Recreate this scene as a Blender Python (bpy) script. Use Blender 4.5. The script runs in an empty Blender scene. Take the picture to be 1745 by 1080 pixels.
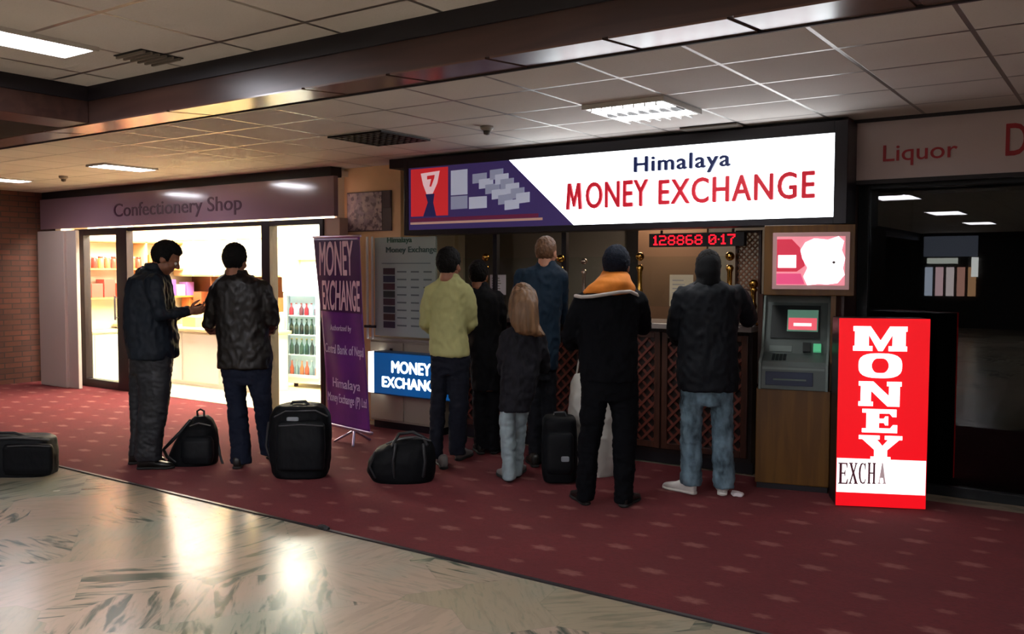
import bpy, bmesh, math, random
from mathutils import Vector, Matrix, noise
random.seed(7)
C = bpy.context.scene.collection
PI = math.pi
V = Vector

# ------------------------------------------------------------------ camera
IW, IH = 1745.0, 1080.0
CX, CY = IW/2, IH/2
CAMH = 1.6
VPX, VPY = (-1320.0, 456.0), (1940.0, 463.0)
_a = (VPX[0]-CX, CY-VPX[1]); _b = (VPY[0]-CX, CY-VPY[1])
FPX = math.sqrt(-(_a[0]*_b[0]+_a[1]*_b[1]))
_dx = -V((_a[0], _a[1], -FPX)).normalized()
_dy = V((_b[0], _b[1], -FPX)).normalized()
_dz = _dx.cross(_dy)
ROT = Matrix((_dx, _dy, _dz))
EYE = V((0, 0, CAMH))
cam = bpy.data.cameras.new('camera'); cam.sensor_width = 36; cam.lens = FPX/IW*36
cam.clip_start = .05; cam.clip_end = 100
camo = bpy.data.objects.new('camera', cam); C.objects.link(camo)
camo.matrix_world = Matrix.Translation(EYE) @ ROT.to_4x4()
bpy.context.scene.camera = camo
sc = bpy.context.scene
sc.view_settings.view_transform = 'Standard'
sc.view_settings.look = 'None'
sc.view_settings.gamma = 1
sc.view_settings.use_curve_mapping = False
sc.view_settings.exposure = 0.0
# ------------------------------------------------------------------ light levels
W = bpy.data.worlds.new('world'); sc.world = W; W.use_nodes = True
W.node_tree.nodes['Background'].inputs[0].default_value = (.5, .5, .6, 1)
W.node_tree.nodes['Background'].inputs[1].default_value = .01
E_TUBE, E_HALL, E_SHOP, E_SIGN = 26.0, 38.0, 82.0, 4.0

# ------------------------------------------------------------------ pixel helpers (photo 1745x1080)
def ray(u, v): return ROT @ V((u-CX, CY-v, -FPX)).normalized()
def fl(u, v, z=0.0):
    d = ray(u, v); return EYE + d*((z-CAMH)/d.z)
def wy(u, v, Y):
    d = ray(u, v); return EYE + d*(Y/d.y)
RT = V((ROT[0][0], ROT[1][0], 0)).normalized()       # to the right as seen from the camera
FW = V((-RT.y, RT.x, 0))                              # away from the camera
UP = V((0, 0, 1))

# ------------------------------------------------------------------ materials
def lin(c):
    if isinstance(c, str): c = tuple(int(c[i:i+2], 16)/255 for i in (0, 2, 4))
    return tuple(((x+.055)/1.055)**2.4 if x > .04045 else x/12.92 for x in c)
MATS = {}
def mat(name, col, rough=.5, metal=0, emit=0, ecol=None, spec=.5, var=0, vscale=8, bump=0, bscale=60, stretch=(1, 1, 1)):
    if name in MATS: return MATS[name]
    m = bpy.data.materials.new(name); m.use_nodes = True
    nt = m.node_tree; p = nt.nodes['Principled BSDF']
    c = lin(col)
    p.inputs['Base Color'].default_value = (*c, 1)
    p.inputs['Roughness'].default_value = rough
    p.inputs['Metallic'].default_value = metal
    p.inputs['Specular IOR Level'].default_value = spec
    if emit:
        p.inputs['Emission Color'].default_value = (*lin(ecol or col), 1)
        p.inputs['Emission Strength'].default_value = emit
    if var or bump:
        tc = nt.nodes.new('ShaderNodeTexCoord'); mp = nt.nodes.new('ShaderNodeMapping')
        mp.inputs['Scale'].default_value = stretch
        nt.links.new(tc.outputs['Object'], mp.inputs[0])
    if var:
        n = nt.nodes.new('ShaderNodeTexNoise'); n.inputs['Scale'].default_value = vscale; n.inputs['Detail'].default_value = 4
        nt.links.new(mp.outputs[0], n.inputs['Vector'])
        mr = nt.nodes.new('ShaderNodeMapRange'); mr.inputs['From Min'].default_value = .3; mr.inputs['From Max'].default_value = .7
        mr.inputs['To Min'].default_value = 1-var; mr.inputs['To Max'].default_value = 1+var
        nt.links.new(n.outputs[0], mr.inputs[0])
        mx = nt.nodes.new('ShaderNodeVectorMath'); mx.operation = 'SCALE'; mx.inputs[0].default_value = c
        nt.links.new(mr.outputs[0], mx.inputs['Scale']); nt.links.new(mx.outputs[0], p.inputs['Base Color'])
    if bump:
        n2 = nt.nodes.new('ShaderNodeTexNoise'); n2.inputs['Scale'].default_value = bscale; n2.inputs['Detail'].default_value = 3
        nt.links.new(mp.outputs[0], n2.inputs['Vector'])
        b = nt.nodes.new('ShaderNodeBump'); b.inputs['Strength'].default_value = bump; b.inputs['Distance'].default_value = .01
        nt.links.new(n2.outputs[0], b.inputs['Height']); nt.links.new(b.outputs[0], p.inputs['Normal'])
    MATS[name] = m
    return m
class NT:
    """small helper for node trees"""
    def __init__(s, name):
        s.m = bpy.data.materials.new(name); s.m.use_nodes = True; s.t = s.m.node_tree; s.p = s.t.nodes['Principled BSDF']
        MATS[name] = s.m
    def n(s, kind, **kw):
        x = s.t.nodes.new(kind)
        for k, v in kw.items(): setattr(x, k, v)
        return x
    def set(s, sock, v):
        if hasattr(v, 'links') or isinstance(v, bpy.types.NodeSocket): s.t.links.new(v, sock)
        else: sock.default_value = v
    def math(s, op, a, b=0.0, c=0.0):
        x = s.n('ShaderNodeMath', operation=op); s.set(x.inputs[0], a); s.set(x.inputs[1], b); s.set(x.inputs[2], c); return x.outputs[0]
    def mix(s, f, a, b):
        x = s.n('ShaderNodeMix', data_type='RGBA'); s.set(x.inputs[0], f)
        for i, v in ((6, a), (7, b)): s.set(x.inputs[i], (*lin(v), 1) if isinstance(v, str) else v)
        return x.outputs[2]
    def obj(s):
        return s.n('ShaderNodeTexCoord').outputs['Object']
    def xyz(s, vec):
        x = s.n('ShaderNodeSeparateXYZ'); s.set(x.inputs[0], vec); return x.outputs
    def comb(s, a, b, c=0.0):
        x = s.n('ShaderNodeCombineXYZ')
        for i, v in enumerate((a, b, c)): s.set(x.inputs[i], v)
        return x.outputs[0]
    def ramp(s, v, lo, hi):
        x = s.n('ShaderNodeMapRange'); x.interpolation_type = 'SMOOTHSTEP'; s.set(x.inputs[0], v); x.inputs[1].default_value = lo; x.inputs[2].default_value = hi; return x.outputs[0]
    def noise(s, vec, scale, detail=3.0, dist=0.0):
        x = s.n('ShaderNodeTexNoise'); s.set(x.inputs['Vector'], vec); x.inputs['Scale'].default_value = scale; x.inputs['Detail'].default_value = detail; x.inputs['Distortion'].default_value = dist; return x.outputs[0]
    def color(s, v): s.set(s.p.inputs['Base Color'], v)
    def bump(s, h, strength=.3, dist=.01):
        b = s.n('ShaderNodeBump'); b.inputs['Strength'].default_value = strength; b.inputs['Distance'].default_value = dist
        s.set(b.inputs['Height'], h); s.t.links.new(b.outputs[0], s.p.inputs['Normal'])

def mat_marble():
    k = NT('marble_slabs'); o = k.obj()
    rotm = k.n('ShaderNodeVectorRotate', rotation_type='Z_AXIS'); k.set(rotm.inputs['Vector'], o); rotm.inputs['Angle'].default_value = .62
    vo = k.n('ShaderNodeTexVoronoi', voronoi_dimensions='2D', distance='CHEBYCHEV'); k.set(vo.inputs['Vector'], rotm.outputs[0])
    vo.inputs['Scale'].default_value = 1.7; vo.inputs['Randomness'].default_value = .75
    cs = k.n('ShaderNodeSeparateColor'); k.set(cs.inputs[0], vo.outputs['Color'])
    r, g, b = cs.outputs[0], cs.outputs[1], cs.outputs[2]
    ang = k.math('MULTIPLY', k.math('FLOOR', k.math('MULTIPLY', r, 4.0)), .785)
    vr = k.n('ShaderNodeVectorRotate', rotation_type='Z_AXIS'); k.set(vr.inputs['Vector'], o); k.set(vr.inputs['Angle'], ang)
    off = k.n('ShaderNodeVectorMath', operation='ADD'); k.set(off.inputs[0], vr.outputs[0]); k.set(off.inputs[1], vo.outputs['Color'])
    x = k.xyz(off.outputs[0])
    st = k.comb(k.math('MULTIPLY', x[0], 1.7), k.math('MULTIPLY', x[1], 9.0), k.math('MULTIPLY', g, 9.0))
    n1 = k.noise(st, 1.5, 5.0, .9)
    fine = k.noise(st, 5.0, 4.0, .5)
    veins = k.ramp(n1, .49, .64)
    on = k.ramp(b, .35, .6)
    veins = k.math('MULTIPLY', veins, k.math('MULTIPLY_ADD', on, .85, .15))
    cloud = k.noise(o, 1.3, 3.0)
    base = k.mix(k.ramp(g, .2, .8), '9f927a', 'ac9783')
    base = k.mix(k.math('MULTIPLY', k.ramp(cloud, .45, .7), .6), base, '889486')
    base = k.mix(k.math('MULTIPLY', k.ramp(fine, .5, .72), .35), base, '6f7d6a')
    col = k.mix(k.math('MULTIPLY', veins, .85), base, '36493f')
    # slab joints
    ve = k.n('ShaderNodeTexVoronoi', voronoi_dimensions='2D', distance='CHEBYCHEV', feature='F2'); k.set(ve.inputs['Vector'], rotm.outputs[0])
    ve.inputs['Scale'].default_value = 1.7; ve.inputs['Randomness'].default_value = .75
    jd = k.math('SUBTRACT', ve.outputs['Distance'], vo.outputs['Distance'])
    j = k.math('SUBTRACT', 1.0, k.ramp(jd, .004, .012))
    col = k.mix(k.math('MULTIPLY', j, .15), col, '4f5a50')
    k.color(col); k.p.inputs['Roughness'].default_value = .13
    k.set(k.p.inputs['Roughness'], k.math('MULTIPLY_ADD', cloud, .16, .15)); k.p.inputs['Specular IOR Level'].default_value = .27
    return k.m
def mat_carpet():
    k = NT('red_carpet'); o = k.obj(); x = k.xyz(o)
    row = k.math('FLOOR', k.math('DIVIDE', x[1], .276))
    fy = k.math('SUBTRACT', k.math('FRACT', k.math('DIVIDE', x[1], .276)), .5)
    par = k.math('MULTIPLY', k.math('FLOORED_MODULO', row, 2.0), .5)
    ux = k.math('ADD', k.math('DIVIDE', x[0], .69), par)
    def motif(shift, rx, ry):
        fx = k.math('SUBTRACT', k.math('FRACT', k.math('ADD', ux, shift)), .5)
        a = k.math('DIVIDE', k.math('MULTIPLY', fx, .69), rx); b = k.math('DIVIDE', k.math('MULTIPLY', fy, .276), ry)
        d = k.math('SQRT', k.math('ADD', k.math('MULTIPLY', a, a), k.math('MULTIPLY', b, b)))
        th = k.math('ARCTAN2', b, a)
        pet = k.math('MULTIPLY_ADD', k.math('COSINE', k.math('MULTIPLY', th, 6.0)), .1, .8)
        return k.math('SUBTRACT', 1.0, k.ramp(k.math('SUBTRACT', d, pet), -.45, .25))
    mo = k.math('MAXIMUM', motif(0.0, .095, .052), k.math('MULTIPLY', motif(.5, .06, .036), .75))
    n = k.noise(o, 260.0, 2.0); n2 = k.noise(o, 2.2, 4.0); n3 = k.noise(o, 38.0, 3.0)
    base = k.mix(k.ramp(n2, .35, .65), '4a1117', '54151b')
    base = k.mix(k.math('MULTIPLY', k.ramp(n3, .45, .65), .4), base, '350b11')
    col = k.mix(k.math('MULTIPLY', mo, k.math('MULTIPLY_ADD', n3, .7, .15)), base, '8f655c')
    k.color(col); k.p.inputs['Roughness'].default_value = .95; k.p.inputs['Specular IOR Level'].default_value = .15
    k.p.inputs['Sheen Weight'].default_value = .25; k.p.inputs['Sheen Roughness'].default_value = .5
    k.p.inputs['Sheen Tint'].default_value = (.7, .25, .25, 1)
    k.bump(n, .5, .006)
    return k.m
def mat_ceiling():
    k = NT('ceiling_tiles'); o = k.obj(); x = k.xyz(o)
    def line(c, off):
        f = k.math('FRACT', k.math('DIVIDE', k.math('SUBTRACT', c, off), .6))
        d = k.math('MULTIPLY', k.math('SUBTRACT', .5, k.math('ABSOLUTE', k.math('SUBTRACT', f, .5))), .6)
        return d
    d = k.math('MINIMUM', line(x[0], -3.05), line(x[1], 5.17))
    ln = k.math('SUBTRACT', 1.0, k.ramp(d, .010, .013))
    n = k.noise(o, 90.0, 3.0); n2 = k.noise(o, 1.1, 3.0)
    base = k.mix(k.ramp(n2, .3, .7), 'ddd8d2', 'd3cdc5')
    base = k.mix(k.math('MULTIPLY', k.ramp(n, .55, .75), .25), base, 'aaa29a')
    # each tile a touch different
    wn = k.n('ShaderNodeTexWhiteNoise', noise_dimensions='2D')
    k.set(wn.inputs['Vector'], k.comb(k.math('FLOOR', k.math('DIVIDE', k.math('ADD', x[0], 3.05), .6)), k.math('FLOOR', k.math('DIVIDE', k.math('SUBTRACT', x[1], 5.17), .6))))
    base = k.mix(k.math('MULTIPLY', wn.outputs[0], .25), base, 'bcb5ac')
    col = k.mix(ln, base, '938d87')
    k.color(col)
    k.set(k.p.inputs['Metallic'], k.math('MULTIPLY', ln, .75))
    k.set(k.p.inputs['Roughness'], k.math('MULTIPLY_ADD', ln, -.45, .8))
    k.bump(k.math('MULTIPLY_ADD', ln, -1.0, k.math('MULTIPLY', n, .3)), .35, .01)
    return k.m
def mat_brick():
    k = NT('red_brick'); o = k.obj(); x = k.xyz(o)
    b = k.n('ShaderNodeTexBrick'); k.set(b.inputs['Vector'], k.comb(k.math('ADD', x[0], x[1]), x[2]))
    b.inputs['Color1'].default_value = (*lin('53291c'), 1); b.inputs['Color2'].default_value = (*lin('3f1d15'), 1); b.inputs['Mortar'].default_value = (*lin('2a1a17'), 1)
    b.inputs['Scale'].default_value = 1; b.inputs['Brick Width'].default_value = .24; b.inputs['Row Height'].default_value = .075; b.inputs['Mortar Size'].default_value = .008
    n = k.noise(o, 7.0, 4.0)
    k.color(k.mix(k.math('MULTIPLY', k.ramp(n, .4, .7), .5), b.outputs[0], '3f2019'))
    k.bump(b.outputs[1], -.6, .01); k.p.inputs['Roughness'].default_value = .8
    return k.m
def mat_wood(name, c1, c2, rough=.3, scale=1.0, axis=0):
    k = NT(name); o = k.obj(); x = k.xyz(o)
    s = [9.0*scale]*3; s[axis] = .8*scale
    v = k.comb(*[k.math('MULTIPLY', x[i], s[i]) for i in range(3)])
    n = k.noise(v, 2.0, 5.0, .6)
    k.color(k.mix(k.ramp(n, .35, .68), c1, c2)); k.p.inputs['Roughness'].default_value = rough
    return k.m
def mat_glass(name, tint=(.92, .96, .95), ior=1.5):
    m = bpy.data.materials.new(name); m.use_nodes = True; t = m.node_tree
    for n in list(t.nodes):
        if n.type != 'OUTPUT_MATERIAL': t.nodes.remove(n)
    out = t.nodes[0]
    tr = t.nodes.new('ShaderNodeBsdfTransparent'); tr.inputs[0].default_value = (*tint, 1)
    gl = t.nodes.new('ShaderNodeBsdfGlossy'); gl.inputs['Roughness'].default_value = .0
    fr0 = t.nodes.new('ShaderNodeFresnel'); fr0.inputs['IOR'].default_value = ior
    ge = t.nodes.new('ShaderNodeNewGeometry'); inv = t.nodes.new('ShaderNodeMath'); inv.operation = 'SUBTRACT'; inv.inputs[0].default_value = 1
    fr = t.nodes.new('ShaderNodeMath'); fr.operation = 'MULTIPLY'   # reflect on the outer face only
    t.links.new(ge.outputs['Backfacing'], inv.inputs[1]); t.links.new(fr0.outputs[0], fr.inputs[0]); t.links.new(inv.outputs[0], fr.inputs[1])
    mx = t.nodes.new('ShaderNodeMixShader')
    t.links.new(fr.outputs[0], mx.inputs[0]); t.links.new(tr.outputs[0], mx.inputs[1]); t.links.new(gl.outputs[0], mx.inputs[2]); t.links.new(mx.outputs[0], out.inputs[0])
    MATS[name] = m
    return m

# ------------------------------------------------------------------ mesh builder
class MB:
    def __init__(s): s.v = []; s.f = []
    def add(s, vs, fs):
        k = len(s.v); s.v += [V(p) for p in vs]; s.f += [tuple(i+k for i in f) for f in fs]; return s
    def box(s, x0, x1, y0, y1, z0, z1):
        return s.add([(x, y, z) for x in (x0, x1) for y in (y0, y1) for z in (z0, z1)],
                     [(0, 1, 3, 2), (4, 6, 7, 5), (0, 4, 5, 1), (2, 3, 7, 6), (0, 2, 6, 4), (1, 5, 7, 3)])
    def rings(s, rings, cap=True):
        n = len(rings[0]); vs = [p for r in rings for p in r]; fs = []
        for i in range(len(rings)-1):
            for j in range(n):
                a, b = i*n+j, i*n+(j+1) % n
                fs.append((a, b, b+n, a+n))
        if cap:
            for r, k0 in ((rings[0], 0), (rings[-1], (len(rings)-1)*n)):
                c = sum((V(p) for p in r), V())/n; vs.append(c); ci = len(vs)-1
                for j in range(n):
                    a, b = k0+j, k0+(j+1) % n
                    fs.append((ci, b, a) if k0 == 0 else (ci, a, b))
        return s.add(vs, fs)
    def tube(s, pts, rad, n=10, round_ends=True, flat=None):
        pts = [V(p) for p in pts]
        if not isinstance(rad, (list, tuple)): rad = [rad]*len(pts)
        rings = []; d0 = (pts[1]-pts[0]).normalized()
        u = d0.orthogonal().normalized() if flat is None else (V(flat) - d0*V(flat).dot(d0)).normalized()
        def ring(c, d, r, u):
            w = d.cross(u).normalized()
            return [c+u*(math.cos(2*PI*j/n)*r)+w*(math.sin(2*PI*j/n)*r) for j in range(n)]
        for i, p in enumerate(pts):
            d = ((pts[min(i+1, len(pts)-1)]-pts[max(i-1, 0)])).normalized()
            u = (u-d*u.dot(d)).normalized()
            if round_ends and i == 0:
                for a in (75, 45, 20): rings.append(ring(p-d*rad[0]*math.sin(math.radians(a)), d, rad[0]*math.cos(math.radians(a)), u))
            rings.append(ring(p, d, rad[i], u))
            if round_ends and i == len(pts)-1:
                for a in (20, 45, 75): rings.append(ring(p+d*rad[i]*math.sin(math.radians(a)), d, rad[i]*math.cos(math.radians(a)), u))
        return s.rings(rings)
    def ell(s, c, r, rot=None, nu=20, nv=12):
        c = V(c); rings = []
        for i in range(1, nv):
            t = PI*i/nv; ring = []
            for j in range(nu):
                p = V((r[0]*math.sin(t)*math.cos(2*PI*j/nu), r[1]*math.sin(t)*math.sin(2*PI*j/nu), -r[2]*math.cos(t)))
                ring.append(c+(rot @ p if rot else p))
            rings.append(ring)
        return s.rings(rings)
    def cyl(s, c, r, h, n=20, r2=None):
        c = V(c); r2 = r if r2 is None else r2
        return s.rings([[c+V((q*math.cos(2*PI*j/n), q*math.sin(2*PI*j/n), z)) for j in range(n)] for q, z in ((r, 0), (r2, h))])
    def lathe(s, c, prof, n=18):
        c = V(c)
        return s.rings([[c+V((r*math.cos(2*PI*j/n), r*math.sin(2*PI*j/n), z)) for j in range(n)] for r, z in prof])
    def poly(s, pts, y0, y1):
        """extrude a polygon of (x, z) from y0 to y1"""
        n = len(pts)
        area = sum(pts[i][0]*pts[(i+1) % n][1]-pts[(i+1) % n][0]*pts[i][1] for i in range(n))
        if area < 0: pts = pts[::-1]
        s.add([(x, y0, z) for x, z in pts]+[(x, y1, z) for x, z in pts],
              [tuple(range(n)), tuple(range(2*n-1, n-1, -1))]+[((i+1) % n, i, n+i, n+(i+1) % n) for i in range(n)])
        return s
    def sbox(s, c, half, e=4.0, ax=None, n=14):
        """rounded box (superellipsoid-like) from a subdivided cube"""
        c = V(c); ax = ax or (V((1, 0, 0)), V((0, 1, 0)), V((0, 0, 1)))
        bm = bmesh.new(); bmesh.ops.create_cube(bm, size=2); bmesh.ops.subdivide_edges(bm, edges=bm.edges[:], cuts=n, use_grid_fill=True)
        vs = []
        for v in bm.verts:
            q = v.co; m = max(abs(q.x), abs(q.y), abs(q.z)); l = (abs(q.x)**e+abs(q.y)**e+abs(q.z)**e)**(1/e)
            q = q*(m/l); vs.append(c+ax[0]*(q.x*half[0])+ax[1]*(q.y*half[1])+ax[2]*(q.z*half[2]))
        fs = [tuple(v.index for v in f.verts) for f in bm.faces]; bm.free()
        return s.add(vs, fs)
    def build(s, name, m=None, parent=None, smooth=False, bevel=0, org=None, tri=False):
        me = bpy.data.meshes.new(name)
        vs = s.v
        if org is not None: vs = [p-org for p in vs]
        me.from_pydata(vs, [], s.f); me.validate()
        bm = bmesh.new(); bm.from_mesh(me)
        bmesh.ops.recalc_face_normals(bm, faces=bm.faces[:])
        if tri: bmesh.ops.triangulate(bm, faces=[f for f in bm.faces if len(f.verts) > 4])
        bm.to_mesh(me); bm.free()
        if smooth:
            for p in me.polygons: p.use_smooth = True
        o = bpy.data.objects.new(name, me); C.objects.link(o)
        if m: me.materials.append(m)
        if parent: o.parent = parent
        if bevel:
            b = o.modifiers.new('bevel', 'BEVEL'); b.width = bevel; b.segments = 2; b.limit_method = 'ANGLE'
        return o

def tag(o, label=None, cat=None, group=None, kind=None):
    if label: o['label'] = label
    if cat: o['category'] = cat
    if group: o['group'] = group
    if kind: o['kind'] = kind
    return o
def empty(name, loc, rz=0.0):
    o = bpy.data.objects.new(name, None); C.objects.link(o); o.location = loc; o.rotation_euler = (0, 0, rz); o.empty_display_size = .1
    return o
def thing(name, label, cat, loc=(0, 0, 0), rz=0.0, group=None):
    return tag(empty(name, loc, rz), label, cat, group)
def single(mb, name, m, label, cat, group=None, smooth=False, bevel=0, rz=0.0):
    """one-mesh thing: origin moved to the middle of its base"""
    xs = [p.x for p in mb.v]; ys = [p.y for p in mb.v]; zs = [p.z for p in mb.v]
    org = V(((min(xs)+max(xs))/2, (min(ys)+max(ys))/2, min(zs)))
    o = mb.build(name, m, None, smooth, bevel, org); o.location = org
    return tag(o, label, cat, group)
def struct(mb, name, m, bevel=0, parent=None):
    o = mb.build(name, m, parent, bevel=bevel)
    if parent is None: o['kind'] = 'structure'
    return o
def copy_tree(o, parent=None):
    c = o.copy(); C.objects.link(c)
    if parent: c.parent = parent
    for ch in list(o.children): copy_tree(ch, c)
    return c
def B(*a): return MB().box(*a)

class Plane:
    """an upright plane through a point, x along d; px() turns a photo pixel into its local (x, z)"""
    def __init__(s, o, d=(1, 0, 0)):
        s.o = V(o); s.o.z = 0; s.d = V(d).normalized(); s.n = V((-s.d.y, s.d.x, 0)); s.rz = math.atan2(s.d.y, s.d.x)
    def px(s, u, v):
        r = ray(u, v); k = (s.o-EYE).dot(s.n)/r.dot(s.n); p = EYE+r*k
        return (p-s.o).dot(s.d), p.z
    def rect(s, u0, v0, u1, v1):
        """rectangle whose left edge is centred on pixel column u0 and so on (tops and bottoms averaged)"""
        x0 = s.px(u0, (v0+v1)/2)[0]; x1 = s.px(u1, (v0+v1)/2)[0]
        um = (u0+u1)/2; z1 = s.px(um, v0)[1]; z0 = s.px(um, v1)[1]
        return x0, x1, z0, z1
    def quad(s, tl, tr, bl, br):
        a, b, c, d = s.px(*tl), s.px(*tr), s.px(*bl), s.px(*br)
        return (a[0]+c[0])/2, (b[0]+d[0])/2, (c[1]+d[1])/2, (a[1]+b[1])/2

def lettering(text, box, y, m, parent, name='lettering', bold=0.0, depth=.004, space=1.0, shear=0.0):
    """text fitted to the rectangle box=(x0,x1,z0,z1) on the front (-y) of a local plane"""
    cu = bpy.data.curves.new('t', 'FONT'); cu.body = text; cu.size = 1; cu.space_character = space; cu.shear = shear
    cu.resolution_u = 4
    ob = bpy.data.objects.new('t', cu); C.objects.link(ob)
    me = bpy.data.meshes.new_from_object(ob.evaluated_get(bpy.context.evaluated_depsgraph_get()))
    bpy.data.objects.remove(ob); bpy.data.curves.remove(cu)
    xs = [v.co.x for v in me.vertices]; ys = [v.co.y for v in me.vertices]
    x0, x1, y0, y1 = min(xs), max(xs), min(ys), max(ys)
    bm = bmesh.new(); bm.from_mesh(me)
    if bold:      # heavier strokes: the outline repeated a little to each side
        src = bm.faces[:]
        for k_, (ox, oy) in enumerate(((-bold, 0), (bold, 0), (0, bold*.7), (0, -bold*.7))):
            d_ = bmesh.ops.duplicate(bm, geom=src)['geom']
            for e in d_:
                if isinstance(e, bmesh.types.BMVert): e.co.x += ox; e.co.y += oy; e.co.z -= .07*(k_+1)
        xs = [v.co.x for v in bm.verts]; ys = [v.co.y for v in bm.verts]; x0, x1, y0, y1 = min(xs), max(xs), min(ys), max(ys)
    r = bmesh.ops.extrude_face_region(bm, geom=bm.faces[:])
    for e in r['geom']:
        if isinstance(e, bmesh.types.BMVert): e.co.z += 1
    for v in bm.verts:
        a = (v.co.x-x0)/(x1-x0); b = (v.co.y-y0)/(y1-y0)
        v.co = V((box[0]+a*(box[1]-box[0]), y-depth*v.co.z, box[2]+b*(box[3]-box[2])))
    bmesh.ops.recalc_face_normals(bm, faces=bm.faces[:])
    bm.to_mesh(me); bm.free(); me.materials.clear(); me.materials.append(m)
    o = bpy.data.objects.new(name, me); C.objects.link(o); o.parent = parent
    return o

def remeshed(mb, voxel, smooth_it=4, fac=.5):
    me = bpy.data.meshes.new('r'); me.from_pydata(mb.v, [], mb.f)
    bm = bmesh.new(); bm.from_mesh(me); bmesh.ops.recalc_face_normals(bm, faces=bm.faces[:]); bm.to_mesh(me); bm.free()
    ob = bpy.data.objects.new('r', me); C.objects.link(ob)
    r = ob.modifiers.new('r', 'REMESH'); r.mode = 'VOXEL'; r.voxel_size = voxel
    if smooth_it:
        s = ob.modifiers.new('s', 'SMOOTH'); s.factor = fac; s.iterations = smooth_it
    out = bpy.data.meshes.new_from_object(ob.evaluated_get(bpy.context.evaluated_depsgraph_get()))
    bpy.data.objects.remove(ob); bpy.data.meshes.remove(me)
    return out
def finish(me, name, m, parent, org, disp=None):
    """mesh data -> smooth object around org, with an optional displacement function(p, n) -> metres"""
    if disp:
        nn = [v.normal.copy() for v in me.vertices]
        for v, n in zip(me.vertices, nn): v.co = v.co+n*disp(v.co, n)
    for v in me.vertices: v.co = v.co-org
    me.materials.clear(); me.materials.append(m)
    for p in me.polygons: p.use_smooth = True
    me.name = name
    o = bpy.data.objects.new(name, me); C.objects.link(o)
    if parent: o.parent = parent
    return o
#=====STRUCTURE=====
M_MARBLE, M_CARPET, M_CEIL, M_BRICK = mat_marble(), mat_carpet(), mat_ceiling(), mat_brick()
M_GLASS = mat_glass('clear_glass'); M_DGLASS = mat_glass('dark_shop_glass', (.30, .36, .36), 1.5)
M_BEAMW = mat_wood('beam_wood', '3d2823', '4b332c', .3, .7, 0)
M_WOOD = mat_wood('kiosk_wood', '5c3a08', '6e4a10', .4, 1.0, 2)
M_DWOOD = mat_wood('dark_wood', '3a2018', '4a2a1e', .35, 1.0, 2)
M_BLACKT = mat('black_trim', '17131a', .5)
M_CREAM = mat('cream_paint', 'eec998', .6, var=.06, vscale=3)
M_GREYW = mat('grey_wall_paint', '8b8680', .7, var=.05, vscale=2)
M_SHOPW = mat('shop_cream_wall', 'efe6cc', .6)
M_WHITE = mat('white_laminate', 'e6e2da', .4)
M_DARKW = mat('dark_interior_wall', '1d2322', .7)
M_ALU = mat('dark_aluminium', '2b1f22', .35, .3)
CEILZ = 2.69
YF = 6.75
floor = struct(B(-13.2, 9, -14.2, 9.2, -.2, 0), 'floor', M_MARBLE)
carpet = struct(B(-12.85, 4, 3.82, 6.72, 0, .006), 'floor_carpet', M_CARPET)
struct(B(-12.85, 4, 3.80, 3.825, 0, .008), 'trim_1', mat('carpet_edge_strip', '2e2a2c', .4, .4))
struct(B(-12.6, -7.0, 6.72, 8.95, 0, .012), 'floor_tile', mat('shop_floor_tile', 'd9c6a2', .25, var=.05, vscale=4))
ceil = struct(B(-13.2, 9, -14.2, 9.2, CEILZ, CEILZ+.2), 'ceiling', M_CEIL)
struct(B(-13.1, -12.85, -14.2, 9.1, 0, CEILZ), 'wall_left', M_BRICK)
struct(B(-12.85, -7.0, 6.70, 6.85, 2.585, CEILZ), 'trim_2', M_BLACKT)
struct(B(8.6, 8.8, -14.2, 9.1, 0, CEILZ), 'wall_right', M_GREYW)
struct(B(-12.85, 8.6, 9.0, 9.15, 0, CEILZ), 'wall_back', M_GREYW)
# main beam across the hall and the cross beam that meets it on the left
BEAMZ = 2.475
def yz_prism(x0, x1, pts):
    n = len(pts)
    return MB().add([(x0, y, z) for y, z in pts]+[(x1, y, z) for y, z in pts], [tuple(range(n)), tuple(range(2*n-1, n-1, -1))]+[(i, (i+1) % n, n+(i+1) % n, n+i) for i in range(n)])
struct(yz_prism(-12.85, 8.6, [(3.0, BEAMZ), (3.31, BEAMZ+.024), (3.31, CEILZ), (3.0, CEILZ)]), 'beam', M_BEAMW)
# glossy boards under the beam, far edge raised to mirror the lit sign, with dark joints
M_UNDER = mat('beam_underside', '6a5148', .19, spec=.5)
xs_ = [-12.85, -10.9, -9.6, -8.3, -7.0, -5.7, -4.4, -3.32, -2.77, -2.22, -1.67, -1.18, -.63, -.08, 1.4, 4.0, 8.6]
for xa, xb in zip(xs_, xs_[1:]):
    struct(yz_prism(xa+.012, xb-.012, [(3.0, BEAMZ-.008), (3.31, BEAMZ+.016), (3.31, BEAMZ+.024), (3.0, BEAMZ)]), 'beam_board', M_UNDER)
struct(B(-12.85, 8.6, 2.985, 3.0, CEILZ-.085, CEILZ), 'trim_3', M_BLACKT)
struct(B(-12.85, 8.6, 3.31, 3.325, BEAMZ+.010, BEAMZ+.06), 'trim_4', M_BLACKT)
struct(B(-5.5, -5.19, -14, 3.0, BEAMZ, CEILZ), 'beam.001', M_BEAMW, .006)
struct(B(-5.19, -5.175, -14, 3.0, CEILZ-.085, CEILZ), 'trim_5', M_BLACKT)
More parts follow.
